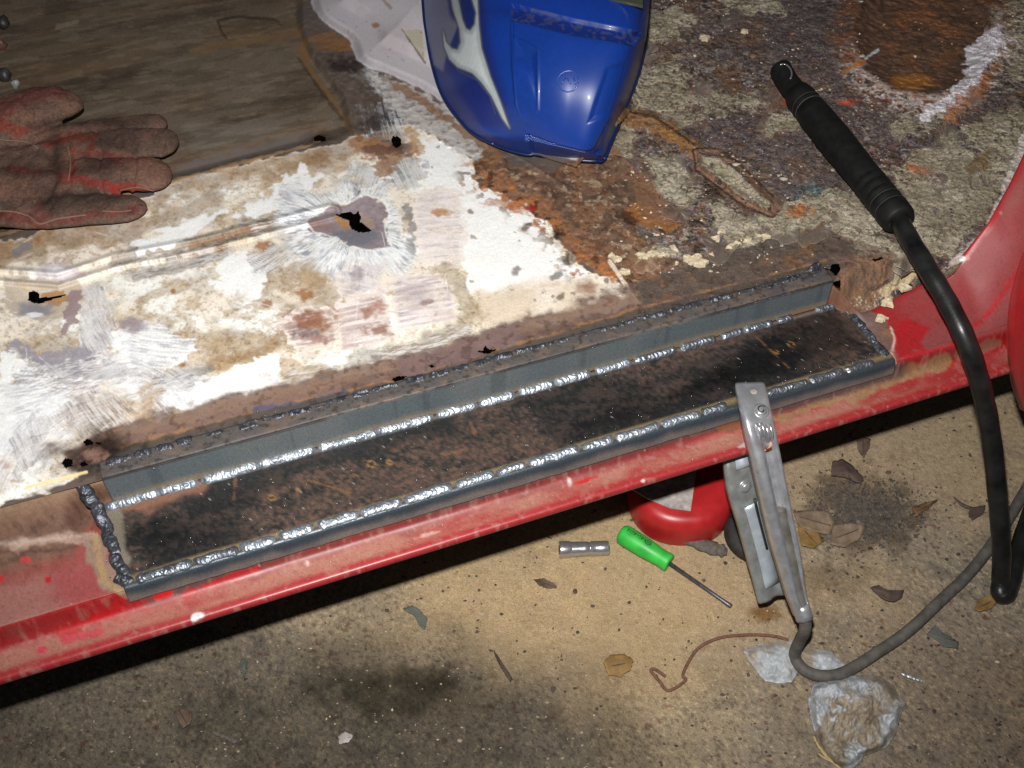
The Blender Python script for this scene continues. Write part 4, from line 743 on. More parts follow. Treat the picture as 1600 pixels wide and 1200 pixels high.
# ---------------------------------------------------------------- loose flakes of old adhesive stuck to the pan
def zpan(x, y): return float(pan_z(np.array([float(x)]), np.array([float(y)]))[0])
def flake(cx, cy, r, seed, th=.0022):
    q = np.random.default_rng(seed); k = 11; a = np.sort(q.uniform(0, 2 * math.pi, k)); rr = r * q.uniform(.6, 1.15, k); c = un(cx, cy, 0); z = float(pan_z(np.array([float(cx)]), np.array([float(cy)]))[0]) + .0015
    top = np.array([[c[0] + x * math.cos(t), c[1] + x * .8 * math.sin(t), z + th * q.uniform(.5, 1.1)] for x, t in zip(rr, a)]); botm = top * 1; botm[:, 2] = z - .001; botm[:, :2] = c[:2] + (botm[:, :2] - c[:2]) * 1.06
    mid_ = c[:2] + (top[:, :2] - c[:2]) * .5; ms = np.column_stack([mid_, z + th * q.uniform(.9, 1.7, k)])
    V = np.concatenate([botm, top, ms, [[c[0], c[1], z + th * 1.2]]]); F = []
    for i in range(k):
        j = (i + 1) % k; F += [[i, j, k + j, k + i], [k + i, k + j, 2 * k + j, 2 * k + i], [2 * k + i, 2 * k + j, 3 * k]]
    mesh_obj('adhesive_flake', V, F, M['tan'], car, smooth=False)
for i, (x, y, r) in enumerate([(1078, 408, .0075), (1092, 414, .008), (1086, 404, .006), (1112, 402, .003), (1057, 414, .0022), (1020, 398, .008), (1034, 402, .006), (1006, 404, .006), (1170, 380, .006), (1182, 374, .006), (1196, 372, .005), (1140, 388, .006), (1150, 384, .005),
                               (1102, 62, .007), (1163, 52, .005), (962, 408, .005), (975, 428, .005), (955, 402, .004), (1000, 400, .005), (1052, 392, .006), (1120, 376, .006), (1128, 366, .005), (1400, 445, .008), (1418, 430, .007), (1390, 462, .006)]):
    flake(x, y, r, 300 + i)
def clip(poly, a, b):
    # keep the side of the bisector of a,b nearer to a
    m = (a + b) / 2; n = b - a; out = []
    for i in range(len(poly)):
        p, q = poly[i], poly[(i + 1) % len(poly)]; dp, dq = (p - m) @ n, (q - m) @ n
        if dp <= 0: out.append(p)
        if dp * dq < 0: out.append(p + (q - p) * dp / (dp - dq))
    return out
def pan_col(x, y):
    xs, bot, top, v, NE, col = PANLOOK; i = np.clip(np.searchsorted(xs, x), 0, len(xs) - 1); b = bot[i]; j = np.clip(np.searchsorted(v, np.clip((b - y) / (b - top), 0, 1)), 0, len(v) - 1)
    return col[i, NE + j]
def plates():
    r = np.random.default_rng(12)
    regs = [([(1005, 96), (1062, 88), (1092, 148), (1175, 138), (1205, 160), (1100, 184), (1066, 208), (985, 182)], 24, .20), ([(1000, 238), (1052, 244), (1092, 300), (1190, 345), (1184, 392), (1120, 388), (1060, 400), (1002, 404), (1030, 330)], 26, .34), ([(1186, 350), (1250, 316), (1330, 300), (1392, 300), (1424, 398), (1345, 392), (1290, 352), (1210, 366)], 27, .12),
            ([(1408, 262), (1520, 192), (1590, 150), (1590, 215), (1535, 320), (1490, 384), (1432, 402), (1404, 330)], 28, .30), ([(1012, 22), (1060, 8), (1096, 30), (1040, 62), (1012, 72)], 20, .15), ([(1120, -20), (1200, -20), (1232, 20), (1170, 28), (1125, 12)], 22, .15), ([(1536, 16), (1600, -10), (1600, 120), (1562, 108)], 24, .3), ([(962, 180), (986, 190), (996, 276), (982, 274), (968, 222)], 15, .1), ([(1388, 190), (1480, 150), (1544, 108), (1560, 130), (1482, 192), (1402, 222)], 18, .35), ([(1196, 172), (1246, 176), (1250, 206), (1200, 208)], 22, .2), ([(1345, 400), (1432, 392), (1408, 440), (1372, 462), (1396, 424)], 20, .2)]
    for q, step, drop in regs:
        step *= 1.75; drop = drop * .6 + .30
        q = np.array(q, float); x0, y0 = q.min(0) - step; x1, y1 = q.max(0) + step; seeds = []
        for i in range(int((x1 - x0) / step) + 1):
            for j in range(int((y1 - y0) / (step * .8)) + 1): seeds.append((x0 + (i + .5 * (j % 2) + r.uniform(-.42, .42)) * step, y0 + (j + r.uniform(-.42, .42)) * step * .8))
        seeds = np.array(seeds); ins = polydist(seeds[:, 0], seeds[:, 1], q) + 6 * r.normal(size=len(seeds))
        for i, c in enumerate(seeds):
            if ins[i] < -1 or r.random() < drop: continue
            poly = [c + step * 1.3 * np.array(v) for v in ((-1, -1), (1, -1), (1, 1), (-1, 1))]
            for j in np.argsort(((seeds - c) ** 2).sum(1))[1:12]: poly = clip(poly, c, seeds[j])
            poly = np.array(poly); cl = np.concatenate([poly, poly[:1]]); pts = []
            for a, b in zip(cl[:-1], cl[1:]):
                k = max(1, int(np.hypot(*(b - a)) / 3.2)); pts += [a + (b - a) * t / k for t in range(k)]
            pts = np.array(pts); g = pts.mean(0); rad = np.hypot(*(pts - g).T)[:, None]; pts = g + (pts - g) * (1 - (.7 + r.exponential(.7)) / np.maximum(rad, 3)); pts += 9 * (np.stack([fbm(pts[:, 0] / 9, pts[:, 1] / 9, 5, 3), fbm(pts[:, 0] / 9, pts[:, 1] / 9, 6, 3)], -1) - .5)
            n = len(pts); h = r.uniform(.0003, .0012); tilt = r.normal(0, .0005, 2); zb = zpan(*g) + .0012
            zt = zb + h + ((pts - g) / step) @ tilt + .0006 * (vn(pts[:, 0] / 5, pts[:, 1] / 5, 8) - .5); inn = g + (pts - g) * .90; in2 = g + (pts - g) * .45; zi = zb + h + .0005 + ((inn - g) / step) @ tilt + .0011 * (vn(inn[:, 0] / 4, inn[:, 1] / 4, 9) - .5)
            V = np.concatenate([un(pts[:, 0], pts[:, 1], zb - .002), un(pts[:, 0], pts[:, 1], zt), un(inn[:, 0], inn[:, 1], zi), un(in2[:, 0], in2[:, 1], zb + h + .0009 * (vn(in2[:, 0] / 4, in2[:, 1] / 4, 19) - .5)), [un(g[0], g[1], zb + h + .0004)]]); F = []
            for a in range(n): b = (a + 1) % n; F += [[a, b, n + b, n + a], [n + a, n + b, 2 * n + b, 2 * n + a], [2 * n + a, 2 * n + b, 3 * n + b, 3 * n + a], [3 * n + a, 3 * n + b, 4 * n]]
            X, Y = proj(V); cc = pan_col(X, Y) * .6 + np.array(pan_col(X, Y).mean(0)) * .35; cc[n:2 * n] = cc[n:2 * n] * 1.25 + .03; cc = cc * r.uniform(.85, 1.3); rr = np.full(len(V), .95)
            F = [f[::-1] for f in F]; k = vn(np.array([g[0] / 40]), np.array([g[1] / 40]), 44)[0] + r.normal(0, .12)
            mesh_obj('adhesive_plate', V, F, M['pan'], car, cols=cc, srf=(rr, 0 * rr, rr * 1.2))
def crumbs():
    v, f = ICO1; r = np.random.default_rng(77)
    sets = {'adhesive_crumbs': ((.40, .35, .26), []), 'rust_scale': ((.15, .085, .05), []), 'dark_crumbs': ((.05, .042, .038), [])}
    K = list(sets)
    for i in range(5200):
        x, y = r.uniform(760, 1590), r.uniform(-20, 470)
        if x < 1000 and (y < 265 or (x - 760) * .62 + 268 < y): continue
        if y > ledge_y(x) - 26 or y > np.interp(x, RED_IN[:, 0], RED_IN[:, 1]) - 14: continue
        if 1030 < x < 1340 and y > ledge_y(x) - 62 and r.random() < .85: continue
        if np.hypot((x - 1443) / 100, (y - 52) / 88) < 1 and r.random() < .8: continue
        w = vn(np.array([x / 26]), np.array([y / 20]), 5)[0]
        k = K[0] if w > .55 and x > 950 else (K[1] if r.random() < (.7 if x < 1000 else .3) else K[2])
        if r.random() > .35 + .65 * abs(w - .5) * 2: continue
        q = r.uniform(.0004, .0013) * (2.2 if r.random() < .04 else 1); z = zpan(x, y) + .0012
        sets[k][1].append((v * q * np.array([r.uniform(.7, 1.8), r.uniform(.7, 1.5), .7]) * (1 + .28 * r.normal(size=(len(v), 1))) + un(x, y, z), f))
    for k, (c, parts) in sets.items():
        V, F = join(parts); mesh_obj(k, V, F, mat(k + '_stuff', col=c, rough=.95, nz=.7, nsc=60, bump=.3), car, smooth=False, kind='stuff')
def fibres():
    """loose wool of the rotten carpet felt"""
    parts = []
    for i in range(1500):
        x = random.uniform(1010, 1600); y = random.uniform(-20, 340)
        if x - 1010 < (y - 200) * .5: continue
        if 1300 < x < 1560 and np.hypot((x - 1443) / 150, (y - 52) / 135) < 1: continue
        if polydist(np.array([x]), np.array([y]), RED_IN[:, :2], False)[0] < 34 or y > np.interp(x, RED_IN[:, 0], RED_IN[:, 1]) - 20: continue
        c = un(x, y, float(pan_z(np.array([x]), np.array([y]))[0]) + .003); a = random.uniform(0, 6.28); L = random.uniform(.003, .009); b = random.uniform(-1.5, 1.5)
        t = np.linspace(-.5, .5, 5); C = c + np.stack([L * t * math.cos(a) - b * L * t ** 2 * math.sin(a), L * t * math.sin(a) + b * L * t ** 2 * math.cos(a), .0012 * (1 - 4 * t ** 2)], -1)
        parts.append(tube_mesh(C, random.uniform(.00014, .0003), 3, False))
    V, F = join(parts); mesh_obj('felt_fibres', V, F, mat('felt_wool', col=(.20, .18, .19), rough=1, nz=.9, nsc=45, bump=0), car, kind='stuff')
fibres(); crumbs(); plates()

# ================================================================= welding helmet
def build_helmet():
    rows = [[(772, 226, .010), (785, 231, .010), (803, 237, .010), (830, 243, .010), (885, 252, .010), (930, 255, .010), (944, 249, .010)],
            [(745, 212, .010), (768, 219, .018), (797, 226, .024), (828, 229, .029), (880, 241, .030), (929, 247, .028), (949, 238, .012)],
            [(724, 194, .010), (753, 203, .030), (786, 208, .038), (824, 212, .046), (877, 226, .048), (926, 235, .044), (955, 222, .014)],
            [(692, 150, .010), (725, 152, .045), (765, 157, .063), (808, 164, .0725), (885, 178, .0765), (950, 186, .068), (978, 168, .016)],
            [(675, 100, .010), (705, 96, .056), (752, 98, .085), (801, 106, .097), (890, 124, .102), (972, 134, .089), (997, 116, .018)],
            [(666, 50, .010), (692, 42, .062), (742, 38, .100), (800, 38, .117), (895, 62, .123), (989, 76, .109), (1010, 62, .020)],
            [(662, 20, .010), (688, 10, .064), (739, 6, .104), (800, 8, .120), (898, 33, .126), (999, 55, .111), (1012, 38, .02)],
            [(660, -30, .010), (687, -42, .066), (740, -46, .108), (802, -42, .128), (902, -18, .134), (1003, 0, .118), (1017, -25, .02)],
            [(666, -110, .01), (693, -125, .066), (745, -130, .11), (807, -128, .130), (905, -108, .136), (1000, -90, .118), (1016, -120, .02)],
            [(692, -190, .01), (718, -206, .06), (762, -216, .098), (816, -216, .116), (905, -202, .12), (982, -186, .106), (1000, -205, .02)],
            [(745, -262, .01), (765, -274, .025), (793, -282, .04), (830, -284, .046), (900, -276, .046), (945, -264, .04), (962, -258, .012)]]
    C = np.array(rows, float)
    C[:, 0, 2] += [max(0, zpan(x, y)) for x, y in C[:, 0, :2]]
    D = crom(C, 330); D = crom(D.transpose(1, 0, 2), 330).transpose(1, 0, 2)
    # flatten the chin facet so its creases read: rebuild the middle from straight lines
    px, py, z = D[..., 0], D[..., 1], D[..., 2]
    P = un(px, py, z); n, m = px.shape
    N = np.cross(np.gradient(P, axis=1), np.gradient(P, axis=0)); N /= np.linalg.norm(N, axis=-1)[..., None]; N *= np.sign(N[..., 2:3] + 1e-9)
    h = np.zeros(px.shape)
    chin = polydist(px, py, [(803, 33), (985, 72), (950, 186), (930, 300), (834, 300), (826, 212), (807, 165), (802, 100)]); h += .0022 * sst(-2, 2.5, chin)
    wedge = polydist(px, py, [(805, 62), (842, 80), (842, 172), (836, 150), (824, 115), (806, 92)]); h -= .0035 * sst(-1, 14, wedge) * (wedge > -1)
    h += .0014 * sst(3.5, 0, polydist(px, py, [(800, 32), (801, 100), (807, 165), (826, 212), (830, 240)], False)) + .0012 * sst(3, .5, polydist(px, py, [(805, 60), (842, 80), (842, 172)], False))
    h -= .0022 * sst(0, 8, polydist(px, py, [(945, 105), (985, 88), (955, 180), (915, 195)]))
    band = polydist(px, py, [(800, 6), (900, 30), (1004, 50), (990, 71), (895, 57), (800, 33)]); h -= .004 * sst(-1.5, 2.5, band)
    P = P + N * h[..., None]
    p = Paint(P, S(15, 46, 124, .9), .38); p.px, p.py = px, py
    p.lay(sst(.45, .7, p.noise(70, 3)), S(12, 44, 104, .9), .5)
    # printed smoke and flame
    smoke = p.poly([(650, -200), (745, -200), (757, 0), (765, 60), (790, 150), (795, 190), (770, 200), (720, 190), (690, 160), (660, 60)], 10, 4, 30); p.lay(smoke, S(24, 34, 92, .9), .75)
    p.lay(p.poly([(655, -120), (690, -100), (700, 0), (712, 40), (700, 75), (692, 110), (676, 100), (660, 40)], 8, 4, 20), S(112, 112, 128, .9), .75); p.lay(p.blob(700, 130, 26, 12, .8, .3, 20, -.6), S(44, 62, 120, .9), .6)
    fl_ = [(692, -200), (720, -200), (722, -60), (716, 0), (722, 30), (728, 45), (735, 48), (742, 38), (744, 20), (738, 0), (734, -40), (738, -200), (760, -200), (748, -40), (746, 0), (748, 40), (752, 75), (766, 120), (780, 155), (796, 200), (785, 185), (768, 150), (752, 128), (738, 114), (715, 105), (702, 92), (694, 72), (692, 48), (697, 66), (706, 76), (715, 78), (720, 66), (718, 45), (708, 15), (700, -30)]
    d = polydist(px, py, fl_); p.lay(sst(-3.5, -1.5, d), S(92, 96, 92, 1.2), .8); p.lay(sst(-1.2, 1.2, d), S(168, 174, 178, 1.15), 1, rough=.3); p.lay(sst(2, 9, d), S(204, 212, 214, 1.1), .8)
    p.lay(p.line([(715, 110), (745, 125), (765, 150), (774, 178)], 1.2, 1, .5), S(70, 76, 96), .6)
    p.lay(sst(-1.5, 2.5, band), S(14, 26, 84, .9), .55, rough=.45); p.lay(sst(-1, 2, band) * sst(.5, .65, p.noise(4, 4)), S(84, 84, 84), .35); p.lay(sst(1.4, .4, abs(band)) * sst(.4, .6, p.noise(5)), S(90, 92, 96), .5)
    p.lay(p.poly([(952, -60), (1000, -60), (990, 10), (952, 0)], 1.5, 0, 9), S(62, 66, 56), .95, rough=.6)
    base = un(860, 120, 0); t = thing('welding_helmet', 'glossy blue welding helmet with silver flame print lying face up on the pan', 'helmet', base)
    sh = mesh_obj('shell', P, grid_faces(n, m)[:, ::-1].copy(), M['helmet'], t, cols=p.col, srf=(p.rough, p.metal)); md = sh.modifiers.new('thickness', 'SOLIDIFY'); md.thickness = .0028; md.offset = 1
    dots = []; v, f = ICO1; Pf = P.reshape(-1, 3); pxf, pyf = px.ravel(), py.ravel(); Nf = N.reshape(-1, 3)
    for row in range(4):
        for k in range(34):
            x = 821 + k * 2.75 + (row % 2) * 1.4; y = 212.5 + row * 2.5 + (x - 821) * .232; i = np.argmin((pxf - x) ** 2 + (pyf - y) ** 2); dots.append((v * .00095 + Pf[i] + Nf[i] * .0004, f))
    V, F = join(dots); mesh_obj('dotted_grip', V, F, mat('blue_grip_dots', col=(.10, .17, .48), rough=.2, bump=0), sh, kind='stuff')  # glints put into the colour: dots painted a paler blue than the shell
    near = lambda x, y, up=.0003: (lambda i: Pf[i] + Nf[i] * up)(np.argmin((pxf - x) ** 2 + (pyf - y) ** 2))
    em = mat('blue_moulding', col=(.02, .06, .26), rough=.25, bump=0); e = np.linspace(0, 2 * math.pi, 29)
    ring = np.array([near(888 + 16.5 * math.cos(k), 128 + 16 * math.sin(k), .0) for k in e]); sm_ = lambda C: np.array([C[max(0, i - 1):i + 2].mean(0) for i in range(len(C))])
    mark = [tube_mesh(sm_(ring), .0007, 6)] + [tube_mesh(np.array([near(x, y, .0) for x, y in q]), .0006, 5) for q in ([(877, 134), (880, 128), (884, 122)], [(886, 122), (889, 128), (892, 133)], [(896, 122), (898, 128), (899, 134)])]
    V, F = join(mark); mesh_obj('moulded_mark', V, F, em, sh)
    rm = mat('dark_blue_rim', col=(.006, .014, .07), rough=.35, bump=0)
    for C in (P[::6, 0], P[0, ::6], P[::6, -1]): tube('rim', C, .0017, rm, t, seg=8)
    c = un(np.array([952, 1004]), np.array([2, 14]), .131); e = un(np.array([952, 1004]), np.array([-60, -50]), .137)
    G = np.array([[c[0], c[1]], [e[0], e[1]]]); G[..., 2] += .0035; o = mesh_obj('filter_cover', G, grid_faces(2, 2), mat('olive_filter_glass', col=(.045, .05, .03), rough=.25, bump=0), t, smooth=False); md = o.modifiers.new('t', 'SOLIDIFY'); md.thickness = .003
build_helmet()

# ================================================================= leather glove
def build_glove():
    def rings(pts, n=34, seg=28, sq=.62):
        pts = np.array(pts, float); q = crom(pts, n); C = un(q[:, 0], q[:, 1], q[:, 2]); wdt = q[:, 3] * .00076; T = np.gradient(C, axis=0); T /= np.linalg.norm(T, axis=1)[:, None]; B = np.cross(T, EZ); B /= np.linalg.norm(B, axis=1)[:, None]; U = np.cross(B, T)
        th = np.linspace(0, 2 * math.pi, seg, endpoint=False); l = np.linspace(0, 1, n); e = np.sqrt(np.clip(1 - np.clip((l - .80) / .2, 0, 1) ** 2, .0, 1)) * .98 + .02
        V = C[:, None] + (wdt * e)[:, None, None] * (np.cos(th)[None, :, None] * B[:, None] + sq * np.sin(th)[None, :, None] * U[:, None]); V = V.reshape(-1, 3); F = grid_faces(n, seg, wrap=True).tolist(); k = len(V); V = np.concatenate([V, C[:1], C[-1:]])
        F += [[k, (j + 1) % seg, j] for j in range(seg)] + [[k + 1, k - seg + j, k - seg + (j + 1) % seg] for j in range(seg)]; return V, F
    L = [rings([(-130, 262, .016, 56), (-40, 216, .022, 50), (10, 188, .028, 44), (55, 168, .028, 43), (92, 158, .024, 39), (118, 152, .018, 31)], sq=.42),
         rings([(30, 235, .012, 34), (120, 214, .012, 28), (190, 202, .011, 24), (235, 194, .009, 20), (262, 189, .007, 17)], sq=.50),
         rings([(20, 248, .013, 36), (120, 234, .015, 33), (190, 226, .014, 31), (245, 222, .012, 29), (281, 220, .010, 27)], sq=.36),
         rings([(20, 285, .014, 36), (120, 276, .016, 34), (190, 272, .017, 32), (236, 272, .015, 32), (270, 271, .012, 29)], sq=.36),
         rings([(-20, 322, .012, 32), (60, 330, .012, 31), (130, 328, .012, 28), (190, 326, .010, 25), (232, 326, .008, 19)], sq=.38),
         rings([(-330, 285, .014, 84), (-200, 282, .015, 82), (-100, 276, .015, 78), (0, 276, .015, 74), (70, 274, .014, 68), (135, 264, .012, 58), (172, 258, .009, 46)], sq=.20)]
    V, F = join(L); tmp = bpy.data.meshes.new('tmp'); tmp.from_pydata(V.tolist(), [], F); o = bpy.data.objects.new('tmp', tmp); COL.objects.link(o)
    md = o.modifiers.new('r', 'REMESH'); md.mode = 'VOXEL'; md.voxel_size = .0016; sm = o.modifiers.new('s', 'SMOOTH'); sm.iterations = 6; sm.factor = .5
    dg = bpy.context.evaluated_depsgraph_get(); me = bpy.data.meshes.new_from_object(o.evaluated_get(dg)); n = len(me.vertices); P = np.empty(n * 3); me.vertices.foreach_get('co', P); P = P.reshape(-1, 3)
    Fq = [list(f.vertices) for f in me.polygons]; bpy.data.objects.remove(o)
    px, py = proj(P)
    wr = -.0016 * sst(.62, .80, fbm(P[:, 0] * 130 + 3, P[:, 1] * 45, 13, 4)) - .0022 * sst(5, 0, polydist(px, py, [(150, 205), (158, 240), (152, 262), (160, 300)], False)) - .0022 * sst(5, 0, polydist(px, py, [(205, 205), (212, 250), (206, 300)], False)) - .0025 * sst(6, 0, polydist(px, py, [(30, 150), (50, 175), (48, 200)], False)) + .0034 * (fbm(P[:, 0] * 90, P[:, 1] * 60, 3, 3) - .5) - .002 * sst(4, 0, abs(polydist(px, py, [(100, 195), (112, 250), (108, 290)], False))) - .0030 * sst(12, 0, polydist(px, py, [(80, 240), (88, 270), (70, 310)], False)) - .002 * sst(9, 0, polydist(px, py, [(0, 222), (50, 222), (90, 205)], False))
    P[:, 2] += wr * sst(.004, .012, P[:, 2])
    P[:, 2] = np.maximum(P[:, 2], .0005 + np.array(pan_z(px, py)) * .0 - .008)
    p = Paint(P, S(98, 74, 65), .85); nA = p.noise(26, 4); nB = p.noise(8, 4); nC = p.noise(2.5, 3)
    p.lay(sst(.45, .65, nA), S(84, 68, 59), .8); p.lay(sst(.5, .7, p.noise(40, 3)), S(112, 82, 68), .6)
    for q, w, c, op in (([(0, 172), (60, 145), (100, 138)], 12, (140, 66, 64), .75), ([(0, 195), (30, 205)], 10, (172, 62, 48), .8), ([(75, 225), (110, 215), (145, 215)], 7, (172, 68, 50), .75), ([(112, 235), (140, 240), (142, 228)], 5, (176, 62, 48), .8), ([(112, 250), (113, 278), (160, 290), (195, 292), (235, 300)], 6, (180, 56, 46), .85), ([(95, 275), (102, 285)], 7, (160, 60, 48), .7), ([(15, 266), (60, 268)], 3, (166, 60, 52), .8), ([(0, 335), (40, 340), (60, 350)], 8, (140, 60, 56), .8), ([(90, 345), (150, 335), (210, 330)], 6, (146, 66, 58), .75), ([(150, 240), (230, 248)], 3, (150, 60, 58), .7), ([(60, 325), (75, 345)], 7, (150, 66, 56), .6), ([(170, 245), (190, 250)], 4, (150, 56, 56), .7), ([(180, 298), (240, 302)], 4, (196, 56, 50), .9)):
        p.lay(p.line(q, w, 5, 6, 6), S(*c, 2.2), op * .72, var=.3)
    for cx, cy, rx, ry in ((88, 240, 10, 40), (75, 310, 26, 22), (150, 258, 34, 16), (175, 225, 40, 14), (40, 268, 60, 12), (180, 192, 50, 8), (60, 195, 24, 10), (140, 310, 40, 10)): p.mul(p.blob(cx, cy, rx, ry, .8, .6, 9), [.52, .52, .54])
    p.mul(sst(.6, .72, nB), [.8, .78, .76]); p.mul(sst(.64, .74, nC), [.8, .8, .8])
    t = thing('leather_glove', 'grimy red leather work glove lying palm up on the brown floor', 'glove', un(60, 270, -.008))
    o = mesh_obj('glove_body', P, Fq, M['glove'], t, cols=p.col, srf=(p.rough, p.metal))
    from mathutils.bvhtree import BVHTree
    bv = BVHTree.FromPolygons([tuple(v) for v in P], Fq)
    def drape(q, r):
        q = crom(np.array(q, float), 40); C = []
        for x, y in q:
            d = Vector(un(x, y, 0) - np.array([0, 0, CAMH])).normalized(); h = bv.ray_cast(Vector((0, 0, CAMH)), d)
            if h[0] is not None: C.append(np.array(h[0]) + np.array(h[1]) * r * .3)
        if len(C) > 5: tube('seam', C, r, M['seam'], t, seg=6)
    drape([(-10, 330), (20, 331), (45, 338), (62, 350), (90, 342), (135, 336)], .0009); drape([(106, 228), (110, 255), (107, 282)], .0008); drape([(-5, 218), (40, 222), (60, 232)], .0008); drape([(160, 330), (185, 331), (205, 329)], .0007); drape([(188, 297), (215, 293), (240, 298)], .0007)
build_glove()

# ================================================================= torch with its thick lead
def build_torch():
    t = thing('welding_torch', 'black ribbed welding torch handle with thick black lead hanging over the sill', 'torch', un(1330, 240, 0))
    A = un(1218, 112, .030); B = un(1404, 342, .024); ax = (B - A) / np.linalg.norm(B - A); L = np.linalg.norm(B - A); at = lambda u: A + ax * L * u
    def lathe(name, prof, m, seg=36):
        prof = np.array(prof); C = np.array([at(u) for u, r in prof]); return tube(name, C, prof[:, 1] * 1.06, m, t, seg=seg)
    # neck, curved up to the contact hole
    nk = crom(np.array([A - ax * .003 + EZ * .004, A + ax * .004 + EZ * .003, at(.08), at(.16), at(.26)]), 24); r = np.full(24, .0112); r[:6] = [.0065, .0092, .0104, .0110, .0112, .0112]; tube('neck', nk, r, M['rubber'], t, seg=24)
    tube('contact_ring', crom(un(np.array([1219, 1226, 1232, 1236, 1237, 1235.]), np.array([101, 100.5, 104, 110, 117, 123.]), .043), 24), .0009, M['chrome'], t, seg=8)
    pr = [(.165, .0100), (.17, .0128), (.20, .0140)]
    for u in (.245, .275): pr += [(u - .006, .0142), (u, .0136), (u + .004, .0136), (u + .008, .0143)]
    pr += [(.34, .0150), (.50, .0156), (.60, .0150), (.72, .0142)]
    for u in (.775, .815, .855, .895, .935): pr += [(u - .010, .0143), (u - .002, .0137), (u + .002, .0137), (u + .006, .0146)]
    pr += [(.955, .0146), (1.0, .0142), (1.012, .0128), (1.01, .0098)]
    lathe('handle', pr, M['rubber'])
    for u, rr in ((.253, .01445), (.283, .0146), (.781, .01455), (.821, .01455), (.861, .0146), (.901, .0147), (.941, .0147)):
        lathe('rib', [(u - .0035, rr - .0006), (u, rr), (u + .0035, rr - .0006)], M['rubber_edge'])
    q = [(1402, 338, .024), (1420, 372, .026), (1448, 418, .026), (1478, 468, .018), (1505, 522, .006), (1526, 580, -.020), (1541, 640, -.060), (1552, 710, -.105), (1560, 790, -.155), (1565, 860, -.200), (1564, 905, -.232), (1563, 926, GZ + .011), (1572, 928, GZ + .009), (1582, 900, GZ + .009), (1592, 860, GZ + .009), (1612, 800, GZ + .009), (1650, 720, GZ + .009), (1750, 560, GZ + .009)]
    C = crom(np.array([un(*v) for v in q]), 160); tube('lead', C, .0085 + .0002 * np.sin(np.arange(160) * .9), M['cable'], t, seg=20)
build_torch()

